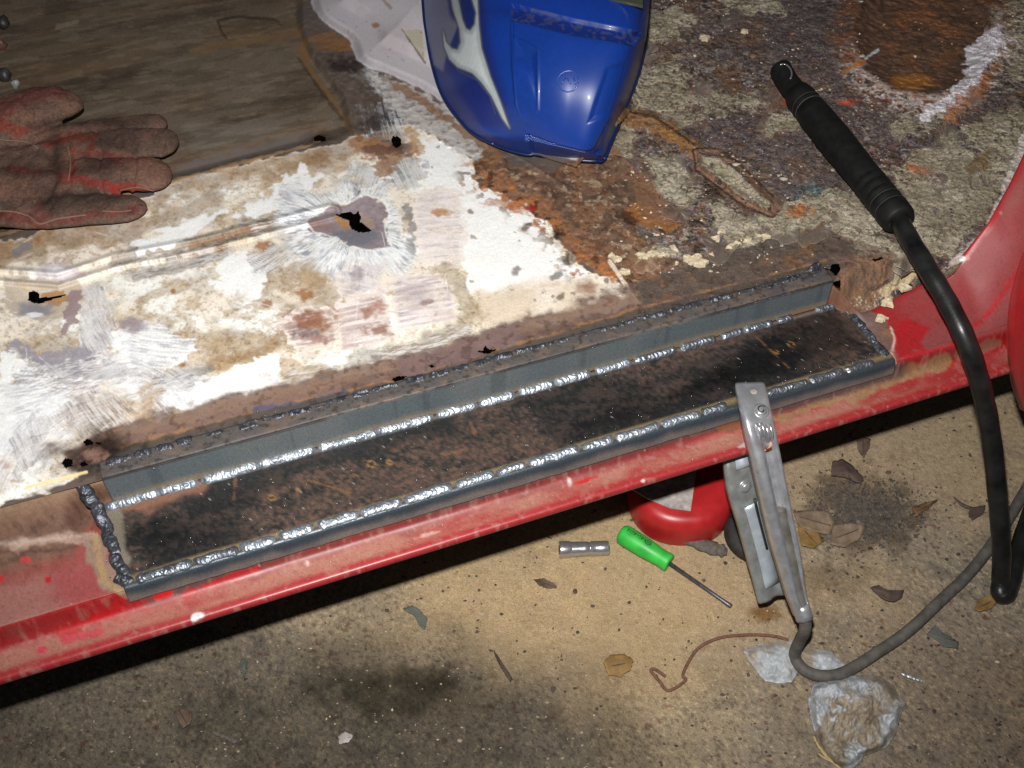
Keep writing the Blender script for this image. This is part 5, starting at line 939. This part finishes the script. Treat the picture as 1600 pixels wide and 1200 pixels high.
# ================================================================= earth clamp
def build_clamp():
    t = thing('earth_clamp', 'zinc plated spring earth clamp gripping the red sill flange with its grey lead', 'clamp', un(1200, 930, GZ))
    def channel(name, ctr, wid, dep, gro, m, n=70):
        ctr = np.array(ctr, float); q = crom(ctr, n); C = un(q[:, 0], q[:, 1], q[:, 2]); T = np.gradient(C, axis=0); T /= np.linalg.norm(T, axis=1)[:, None]
        B = ES[None] - T * (T @ ES)[:, None]; B /= np.linalg.norm(B, axis=1)[:, None]; N = np.cross(B, T); N *= np.sign((N @ np.array([0, -.5, .86])))[:, None]
        l = np.linspace(0, 1, n); w = np.interp(l, *zip(*wid)); d = np.interp(l, *zip(*dep)); g = np.interp(l, *zip(*gro))
        sec = [(-1.00, -1, 0), (-1.0, -.5, 0), (-.985, -.2, 0), (-.93, -.06, 0), (-.80, 0, .05), (-.55, 0, .30), (-.25, 0, .12), (.08, 0, -.75), (.36, 0, -1.1), (.62, 0, -.7), (.80, 0, -.05), (.93, -.06, 0), (.985, -.2, 0), (1., -.5, 0), (1., -1, 0)]
        G = np.stack([C + B * (a * w / 2)[:, None] + N * (b * d + c * g)[:, None] for a, b, c in sec], 1); o = mesh_obj(name, G, grid_faces(n, len(sec)), m, t); md = o.modifiers.new('t', 'SOLIDIFY'); md.thickness = .0014; md.offset = 0; return G, N, B, T
    low = channel('lower_jaw', [(1158, 690, -.074), (1162, 725, -.088), (1170, 770, -.112), (1183, 820, -.142), (1197, 875, -.176), (1208, 936, -.208)], [(0, .030), (.3, .034), (.55, .031), (.8, .031), (1, .027)], [(0, .006), (.5, .007), (.8, .006), (1, .003)], [(0, .0), (.4, .0), (.55, .003), (1, .003)], M['zinc_dark'])
    up = channel('upper_jaw', [(1172, 598, -.0225), (1180, 630, -.022), (1189, 665, -.028), (1199, 710, -.046), (1211, 765, -.072), (1223, 820, -.100), (1236, 875, -.128), (1247, 925, -.152), (1258, 962, -.168)],
            [(0, .0240), (.3, .0245), (.5, .0230), (.7, .0215), (.85, .016), (1, .0118)], [(0, .005), (.2, .009), (.6, .011), (.85, .010), (1, .009)], [(0, 0), (.26, 0), (.36, .007), (.7, .010), (1, .007)], M['zinc'])
    G, N, B, T = up
    def on(i, off=.0): return G[i, 7] * 1 + N[i] * off
    def disc(name, c, n_, r, h, m, seg=24): tube(name, np.array([c - n_ * .001, c + n_ * h * .7, c + n_ * h]), np.array([r, r, r * .8]), m, t, seg=seg)
    disc('rivet_hole', on(4), N[4], .0030, .0011, M['jack_panel']); disc('screw_seat', on(12) + B[12] * .002, N[12], .0068, .0010, M['zinc_dark']); disc('screw_head', on(12) + B[12] * .002, N[12], .0045, .0026, M['zinc'])
    e = np.linspace(0, 5.6, 30); c = on(12) + B[12] * .002 + N[12] * .0028; tube('screw_ring', np.array([c + (B[12] * math.cos(k) + T[12] * math.sin(k)) * (.0012 + .0005 * k) for k in e]), .0005, M['dark'], t, seg=6)
    for j in range(4):
        c = on(19 + j // 2) + B[20] * (.0035 * (j - 1.2)) - N[20] * .001; e = np.linspace(0, math.pi, 14); tube('spring_coil', np.array([c + T[20] * .0068 * math.cos(k) + N[20] * .0045 * math.sin(k) for k in e]), .0013, M['chrome'], t, seg=8)
    V, F = ubox(on(25) + N[25] * .002, B[25] * .005, T[25] * .0012, N[25] * .0016); mesh_obj('contact', V, F, M['copper'], t)
    G2, N2, B2, T2 = low
    c = G2[24, 7] + N2[24] * .0005 - B2[24] * .004; disc('rivet', c, N2[24], .0060, .0012, M['zinc_dark']); disc('rivet', c + N2[24] * .001, N2[24], .0040, .0030, M['zinc'])
    V = np.concatenate([[G2[i, 5] + N2[i] * .0024, G2[i, 9] + N2[i] * .0024] for i in range(3, 17, 2)]); o = mesh_obj('bright_web', V.reshape(-1, 2, 3), grid_faces(len(V) // 2, 2), M['web'], t); md = o.modifiers.new('t', 'SOLIDIFY'); md.thickness = .001
    tube('spring_rod', np.array([G2[i, 7] + N2[i] * .0045 + B2[i] * .001 for i in range(30, 52, 3)]), .0013, M['dark'], t, seg=8)
    V = np.concatenate([[G2[i, 5] + N2[i] * .0022, G2[i, 9] + N2[i] * .0022] for i in range(32, 66, 2)]); o = mesh_obj('bright_web', V.reshape(-1, 2, 3), grid_faces(len(V) // 2, 2), M['web'], t); md = o.modifiers.new('t', 'SOLIDIFY'); md.thickness = .001
    # lead: lies in the trough, bends on the floor and runs off to the right
    C = [G[i, 8] + N[i] * .0035 for i in range(40, 70, 4)] + [G[-1, 7] + T[-1] * .012 - EZ * .004] + [un(*v) for v in ((1250, 1000, -.215), (1242, 1024, GZ + .012), (1256, 1046, GZ + .0075), (1285, 1056, GZ + .007), (1320, 1050, GZ + .0065), (1370, 1020, GZ + .0065), (1420, 985, GZ + .0065), (1470, 938, GZ + .0065), (1510, 900, GZ + .0065), (1550, 850, GZ + .0065), (1600, 770, GZ + .0065), (1660, 660, GZ + .0065), (1750, 500, GZ + .0065))]
    C = crom(np.array(C), 170); tube('lead', C, .0053, M['cable_grey'], t, seg=16)
    e = np.linspace(0, 2 * math.pi, 30); c = G[-2, 7] + N[-2] * .0015; V = np.stack([np.stack([c + T[-2] * a + (B[-2] * math.cos(k) + N[-2] * math.sin(k)) * .0076 for k in e[:-1]]) for a in (-.007, -.002, .003, .007)]); o = mesh_obj('crimp', V, grid_faces(4, 29, wrap=True), M['zinc'], t); md = o.modifiers.new('t', 'SOLIDIFY'); md.thickness = .0012
build_clamp()

# ================================================================= floor jack under the sill
def build_jack():
    t = thing('floor_jack', 'red rounded floor jack end with black caster poking out under the sill', 'jack', un(1075, 760, GZ))
    c = un(1066, 745, -.212); n = 60; th = np.linspace(0, 2 * math.pi, n, endpoint=False); sq = lambda a, k: np.sign(a) * abs(a) ** k
    rx, ry = .053, .058; ox, oy = rx * sq(np.cos(th), .85), ry * sq(np.sin(th), .85); prof = [(.0, .003), (.5, .003), (.82, .002), (.90, .0), (.965, -.004), (1.0, -.011), (1.01, -.022), (.99, -.037)]
    V = np.array([[[c[0] + ox[i] * a, c[1] + oy[i] * a, c[2] + b] for i in range(n)] for a, b in prof]); mesh_obj('body', V, grid_faces(len(prof), n, wrap=True), M['jack'], t)
    q = np.array([(985, 764), (1012, 780), (1048, 795), (1079, 799), (1083, 770), (1091, 715), (1050, 690), (1000, 700)], float); P = un(q[:, 0], q[:, 1], c[2] + .0035); cc = P.mean(0); V = np.concatenate([P, P * 1]); V[:8, 2] += .0012; F = [list(range(8))[::-1]] + [[i, (i + 1) % 8, 8 + (i + 1) % 8, 8 + i] for i in range(8)]; mesh_obj('grey_panel', V, F, M['jack_panel'], t, smooth=False)
    c = un(1184, 834, GZ + .012); e = np.linspace(0, 2 * math.pi, 41); tube('caster_tyre', np.array([c + np.array([math.cos(k), math.sin(k), 0]) * .024 for k in e]), .0095, M['tyre'], t, seg=14, caps=False); tube('caster_hub', np.array([c - EZ * .008, c + EZ * .004, c + EZ * .006]), np.array([.018, .018, .013]), M['dark'], t, seg=30)
    c2 = un(1130, 790, -.226); tube('caster_arm', np.array([un(1120, 770, -.222), c2, un(1165, 815, -.236)]), np.array([.009, .008, .007]), M['dark'], t, seg=12)
build_jack()

# ================================================================= small tools on the floor
def lathe_between(name, a, b, prof, m, t, seg=24):
    a, b = np.array(a), np.array(b); prof = np.array(prof); return tube(name, np.array([a + (b - a) * u for u, r in prof]), prof[:, 1], m, t, seg=seg)
def build_tools():
    t = thing('screwdriver', 'small green handled screwdriver lying on the sandy concrete', 'screwdriver', un(1010, 860, GZ))
    a, b = un(969, 832, GZ + .0105), un(1046, 880, GZ + .0085)
    lathe_between('handle', a, b, [(0, .0055), (.015, .0082), (.05, .0098), (.10, .0104), (.3, .0106), (.55, .0102), (.72, .0092), (.85, .0088), (.96, .0094), (1, .0090), (1.003, .006)], M['green'], t, 30)
    ax = (b - a) / np.linalg.norm(b - a); L = np.linalg.norm(b - a); view = np.array([0, 0, CAMH]) - (a + b) / 2; view /= np.linalg.norm(view); up = view - ax * (view @ ax); sd_ = np.cross(ax, up / np.linalg.norm(up)); nn = up / np.linalg.norm(up) * .80 - sd_ * .60 * np.sign(sd_ @ np.array([0, 1., 0])) * -1; nn -= ax * (nn @ ax); nn /= np.linalg.norm(nn); tt = np.cross(nn, ax)
    parts = []
    for i in range(10):           # worn moulded lettering, too rubbed to read
        u = .14 + i * .036; c = a + ax * L * u + nn * .01055
        k = i % 4; sh = [[(-1, -1), (-1, 1), (.6, 1), (.6, 0), (-1, 0)], [(0, -1), (0, 1)], [(-1, 1), (1, 1), (0, 1), (0, -1)], [(1, 1), (-1, .6), (1, -.4), (-1, -1)]][k]
        parts.append(tube_mesh(np.array([c + ax * x * .0010 + tt * y * .0018 for x, y in sh]), .00038, 5))
    e = np.linspace(0, 2 * math.pi, 17); c = a + ax * L * .535 + nn * .0104; parts.append(tube_mesh(np.array([c + ax * math.cos(k) * .0030 + tt * math.sin(k) * .0026 for k in e]), .0005, 5)); parts.append(tube_mesh(np.array([c - ax * .0015, c + ax * .0015]), .0006, 5))
    V, F = join(parts); mesh_obj('lettering', V, F, M['ink'], t)
    a2, b2 = un(1043, 878, GZ + .0085), un(1143, 948, GZ + .0022); lathe_between('shaft', a2, b2, [(0, .0020), (.86, .0019), (.93, .0023), (.99, .0024), (1.0, .0018)], M['shaft'], t, 12)
    t = thing('deep_socket', 'chrome deep socket lying on the concrete left of the screwdriver', 'socket', un(912, 858, GZ))
    a, b = un(874, 859, GZ + .0078), un(951, 856, GZ + .0070)
    lathe_between('barrel', a, b, [(-.002, .0058), (0, .0080), (.02, .0083), (.21, .0082), (.235, .0074), (.25, .0074), (.50, .0073), (.585, .0072), (.60, .0064), (.625, .0064), (.64, .0073), (.97, .0073), (1, .0068), (1.004, .0050)], M['chrome'], t, 36)
    ax = (b - a) / np.linalg.norm(b - a); lathe_between('opening', a - ax * .0004, a, [(0, .0048), (1, .0056)], M['dark'], t, 6)
    lathe_between('drive_end', b + ax * .0003, b + ax * .0008, [(0, .0044), (1, .0040)], M['dark'], t, 4)
build_tools()

# ================================================================= leaves, wire, rags and scraps
def leaf(name, q, m, label, cat='leaf', lift=.004, curl=.004, seed=0, group=None, vein=True, z0=GZ + .0012):
    q = np.array(q, float); c = q.mean(0); k = 40; s = np.random.default_rng(seed)
    cl = np.concatenate([q, q[:1]]); dd = np.concatenate([[0], np.cumsum(np.hypot(*np.diff(cl, axis=0).T))]); w = np.linspace(0, dd[-1], k, endpoint=False); O = np.stack([np.interp(w, dd, cl[:, 0]), np.interp(w, dd, cl[:, 1])], -1); O = O + s.normal(0, .5, O.shape)
    V = []; 
    for r in (1, .8, .55, .28):
        for i, o in enumerate(O):
            x, y = c + (o - c) * r; V.append(un(x, y, z0 + lift * .4 + curl * r * r * (.5 + .5 * math.sin(i / k * 12.56 + seed)) + lift * .5 * (1 - r)))
    V.append(un(c[0], c[1], z0 + lift * .9)); V = np.array(V); F = []
    for r in range(3):
        for i in range(k): j = (i + 1) % k; F.append([r * k + i, r * k + j, (r + 1) * k + j, (r + 1) * k + i])
    F += [[3 * k + i, 3 * k + (i + 1) % k, 4 * k] for i in range(k)]
    t = thing(name, label, cat, un(c[0], c[1], GZ), group); o = mesh_obj('blade' if vein else 'body', V, F, m, t); md = o.modifiers.new('t', 'SOLIDIFY'); md.thickness = .0005
    if vein:
        d = q - c; u = np.linalg.svd(d)[2][0]; L = (d @ u).max() * .85; C = np.array([un(c[0] + u[0] * L * a, c[1] + u[1] * L * a, z0 + lift * (.95 - .3 * abs(a)) + .0006) for a in np.linspace(-1, 1, 9)]); tube('midrib', C, .0005, M['leaf3'], t, seg=5)
    return t
leaf('dead_leaf', [(1338, 686), (1345, 682), (1360, 686), (1358, 700), (1349, 716), (1341, 704)], M['leaf1'], 'upright brown leaf tip on concrete just below the sill shadow', seed=1)
leaf('dead_leaf', [(1300, 722), (1315, 717), (1332, 728), (1350, 748), (1345, 756), (1322, 746), (1298, 744)], M['leaf3'], 'dark grey brown leaf on top of the dirt clump', seed=2, lift=.010)
leaf('dead_leaf', [(1424, 794), (1466, 779), (1448, 796), (1432, 807)], M['leaf0'], 'orange pointed leaf at the right edge of the dirt clump', seed=3, lift=.006)
leaf('dead_leaf', [(1240, 800), (1262, 797), (1294, 800), (1304, 816), (1296, 836), (1270, 830), (1248, 822)], M['leaf4'], 'broad tan leaf beside the clamp handle', seed=4, lift=.005)
leaf('dead_leaf', [(1302, 820), (1325, 818), (1351, 820), (1346, 840), (1320, 856), (1296, 850)], M['leaf4'], 'pale tan leaf right of the broad tan leaf', seed=5)
leaf('dead_leaf', [(1246, 822), (1262, 820), (1280, 834), (1284, 848), (1270, 857), (1252, 852)], M['leaf2'], 'yellow leaf tucked behind the clamp handle', seed=6)
leaf('dead_leaf', [(1489, 775), (1500, 784), (1520, 793), (1541, 790), (1536, 803), (1520, 812), (1512, 806), (1520, 798), (1500, 790)], M['leaf3'], 'curled dark leaf left of the thick black lead', seed=7, vein=False)
leaf('dead_leaf', [(943, 1036), (952, 1023), (975, 1022), (990, 1030), (986, 1046), (968, 1058), (950, 1055)], M['leaf2'], 'round yellow brown leaf alone on the dark front floor', seed=8)
leaf('dead_leaf', [(1522, 952), (1530, 936), (1548, 930), (1558, 940), (1550, 951), (1530, 956)], M['leaf2'], 'small orange leaf under the bend of the black lead', seed=9)
leaf('dead_leaf', [(834, 906), (850, 904), (866, 911), (871, 918), (856, 920), (842, 914)], M['leaf1'], 'narrow brown leaf below the deep socket', seed=10)
leaf('dead_leaf', [(1360, 918), (1372, 915), (1390, 922), (1412, 922), (1408, 936), (1394, 941), (1376, 934)], M['leaf3'], 'dark curled pod-like leaf between the clamp lead and sill', seed=11, lift=.010, vein=False)
leaf('dead_leaf', [(1432, 860), (1448, 868), (1440, 885), (1428, 880)], M['leaf3'], 'tiny dark leaf scrap right of the dirt clump', seed=14, vein=False) if False else None
leaf('dark_scrap', [(1448, 990), (1462, 976), (1472, 988), (1498, 1004), (1496, 1013), (1476, 1010)], M['chip'], 'flat dark grey triangular scrap right of the clamp lead', 'scrap', seed=12, curl=.001, lift=.002, vein=False)
leaf('dead_leaf', [(771, 1017), (778, 1024), (800, 1060), (798, 1066), (782, 1042)], M['leaf3'], 'slim dark willow-like leaf on the front floor', seed=13)
leaf('dead_leaf', [(272, 1112), (285, 1106), (300, 1115), (298, 1130), (286, 1138), (278, 1126)], M['leaf1'], 'brown leaf fragment at the lower left of the floor', seed=15)
leaf('paper_scrap', [(528, 1150), (540, 1143), (552, 1150), (544, 1160), (530, 1163)], M['jack_panel'], 'small pale pink scrap on the dark front floor', 'scrap', seed=16, vein=False, lift=.002, curl=.001)
leaf('dead_leaf', [(376, 1030), (386, 1030), (388, 1045), (381, 1060), (375, 1045)], M['chip'], 'small dark leaf on the floor below the left sill', seed=17, vein=False)
leaf('film_scrap', [(630, 952), (642, 945), (655, 952), (668, 966), (664, 985), (654, 978), (648, 962)], M['chip'], 'thin grey film scrap on the floor below the sill middle', 'scrap', seed=18, vein=False, lift=.001, curl=.001)

wire_q = [(1232, 1001), (1215, 995), (1185, 992), (1150, 993), (1120, 998), (1092, 1012), (1076, 1034), (1067, 1055), (1071, 1063), (1045, 1079), (1030, 1064), (1017, 1048), (1024, 1046), (1040, 1057)]
o = tube('rusty_wire', crom(np.array([un(x, y, GZ + .0025) for x, y in wire_q]), 110), .0014, M['wire'], loc=un(1100, 1020, GZ)); tag(o, 'thin bent rusty wire lying on the floor below the clamp', 'wire')
def rough_stick(name, q, r, m, label, cat, seed):
    C = crom(np.array([un(*v) for v in q]), 26); V, F = tube_mesh(C, r * (1 + .5 * (vn(np.arange(26) / 2.2, np.zeros(26), seed) - .5)) * np.sqrt(np.clip(np.minimum(np.arange(26) + 1, 26 - np.arange(26)) / 4, .3, 1)), 12, True, .6)
    V = V + .0011 * (np.stack([vn(V[:, 0] * 600, V[:, 1] * 600, seed + i) for i in range(3)], -1) - .5); tag(mesh_obj(name, V, F, m, loc=un(q[0][0], q[0][1], GZ)), label, cat)
rough_stick('bark_piece', [(1062, 838, GZ + .006), (1078, 842, GZ + .006), (1100, 852, GZ + .005), (1120, 858, GZ + .004), (1136, 862, GZ + .003)], .0068, M['wood'], 'grey splintered bark piece between screwdriver and caster', 'bark', 3)
rough_stick('wood_splinter', [(1013, 808, GZ + .002), (1015, 816, GZ + .002), (1017, 825, GZ + .002)], .0018, M['wood'], 'dark splinter standing off the jack above the screwdriver', 'splinter', 4)
rough_stick('nail', [(1408, 1052, GZ + .003), (1425, 1058, GZ + .0025), (1442, 1064, GZ + .003)], .0022, M['zinc_dark'], 'small tarnished nail right of the large crumpled film', 'nail', 5)
rough_stick('straw_stalk', [(1270, 1150, GZ + .003), (1290, 1180, GZ + .004), (1325, 1212, GZ + .003)], .0012, M['straw'], 'dry yellow straw stalk at the foot of the crumpled film', 'straw', 6)
rough_stick('straw_stalk', [(1278, 1178, GZ + .002), (1305, 1192, GZ + .003), (1345, 1206, GZ + .003)], .0010, M['straw'], 'lower of two dry straw stalks at the bottom edge', 'straw', 7)
rough_stick('dark_twig', [(330, 1143, GZ + .002), (352, 1152, GZ + .002), (370, 1160, GZ + .002)], .0018, M['wood'], 'short dark twig at the lower left of the floor', 'twig', 8)

def rag(name, q, label, seed, hgt=.006):
    q = np.array(q, float); x0, y0 = q.min(0); x1, y1 = q.max(0); n = 150; gx, gy = np.meshgrid(np.linspace(x0 - 4, x1 + 4, n), np.linspace(y0 - 4, y1 + 4, n), indexing='ij'); d = polydist(gx, gy, q) + 5 * (fbm(gx / 11, gy / 11, seed) - .5)
    fold = abs(fbm(gx / 34 + 2 * fbm(gx / 60, gy / 60, seed + 9), gy / 46, seed + 2, 3) - .5) * 2; f2 = abs(fbm(gx / 14 + gy / 40, gy / 22 - gx / 30, seed + 5, 3) - .5) * 2
    z = GZ + .0012 + hgt * sst(0, 12, d) * (.35 + 1.1 * (1 - fold) ** 2 * .8 + .35 * (1 - f2) ** 3)
    P = un(gx, gy, z); keep = (d[:-1, :-1] > 0) & (d[1:, 1:] > 0) & (d[1:, :-1] > 0) & (d[:-1, 1:] > 0)
    p = Paint(P, S(150, 154, 158, .85), .55); p.lay(sst(.42, .66, p.noise(24, 4)), S(128, 112, 90, .85), .85, rough=.85); p.lay(sst(.55, .75, p.noise(9, 4)), S(176, 182, 190, .85), .6); p.mul(sst(.58, .72, p.noise(14, 3)), [.72, .70, .68])
    o = mesh_obj(name, P, grid_faces(n, n, keep)[:, ::-1].copy(), M['rag'], loc=un((x0 + x1) / 2, (y0 + y1) / 2, GZ), cols=p.col, srf=(p.rough, p.metal)); md = o.modifiers.new('t', 'SOLIDIFY'); md.thickness = .0006; tag(o, label, 'plastic film')
rag('crumpled_film', [(1268, 1072), (1290, 1060), (1330, 1055), (1370, 1056), (1395, 1070), (1402, 1085), (1414, 1098), (1408, 1120), (1398, 1150), (1385, 1168), (1350, 1182), (1330, 1205), (1300, 1195), (1282, 1165), (1268, 1130), (1262, 1100)], 'large crumpled grey plastic film at the lower right of the floor', 21, .010)
rag('crumpled_film', [(1160, 1018), (1185, 1006), (1228, 998), (1250, 1008), (1300, 1020), (1320, 1040), (1290, 1052), (1245, 1050), (1238, 1068), (1195, 1066), (1180, 1045)], 'smaller flattened grey plastic film under the clamp lead', 33, .004)

# dirt clump, grit and scraps: too many to count
def scatter():
    parts = []; v, f = ICO1; r = np.random.default_rng(5)
    for i in range(2600):
        x, y = r.normal(1350, 40), r.normal(800, 25)
        k = r.uniform(.0005, .0015) * (2.4 if i % 40 == 0 else 1); parts.append((v * k * r.uniform(.6, 1.2, 3) * (1 + .35 * r.normal(size=(len(v), 1))) + un(x, y, GZ + k * .4), f))
    V, F = join(parts); o = mesh_obj('dirt_clump', V, F, mat('dark_soil', col=(.085, .07, .058), rough=1, nz=.7, nsc=160, bump=.5), smooth=False, kind='stuff'); tag(o, 'dark crumbly dirt clump on the concrete right of the clamp', 'dirt')
    for nm, cnt, cols, lab, rr in (('grit', 1500, (.30, .24, .17), 'pale sand grit scattered over the concrete', (.0004, .0011)), ('dark_grit', 1100, (.06, .045, .036), 'dark bits of bark and grit scattered over the concrete', (.0005, .0017))):
        parts = []
        for i in range(cnt):
            x, y = r.uniform(-20, 1620), r.uniform(600, 1230)
            k = r.uniform(*rr) * (1.8 if r.random() < .04 else 1); parts.append((v * k * np.array([r.uniform(.6, 1.6), r.uniform(.6, 1.3), .6]) * (1 + .2 * r.normal(size=(len(v), 1))) + un(x, y, GZ + k * .3), f))
        V, F = join(parts); o = mesh_obj(nm, V, F, mat(nm + '_stone', col=cols, rough=.95, nz=.8, nsc=40, bump=.3), smooth=False, kind='stuff'); tag(o, lab, 'grit')
scatter()
# odds and ends at the far left behind the glove
def junk(x, y, r, col, label, name, cat, seed, metal=0):
    q = np.random.default_rng(seed); v, f = ICO2; c = un(x, y, -.008 + r * .5); V = v * r * q.uniform(.6, 1.1, 3) * (1 + .18 * q.normal(size=(len(v), 1))) + c
    tag(mesh_obj(name, V, f, mat(name + '_%d' % seed, col=col, rough=.5, metal=metal, nz=.3), loc=un(x, y, -.01)), label, cat)
for a in ((24, 131, .0052, (.22, .22, .21), 'rounded silver nut at the left edge beside the glove thumb', 'nut', 'nut', 4), (6, 116, .009, (.028, .024, .026), 'dark lump at the left edge beside the silver nut', 'dirt_lump', 'lump', 6), (2, 70, .007, (.09, .04, .025), 'rust brown lump at the left edge high above the glove', 'dirt_lump', 'lump', 2), (6, 36, .008, (.025, .022, .02), 'dark lump nearest the upper left corner', 'dirt_lump', 'lump', 7)): junk(*a)
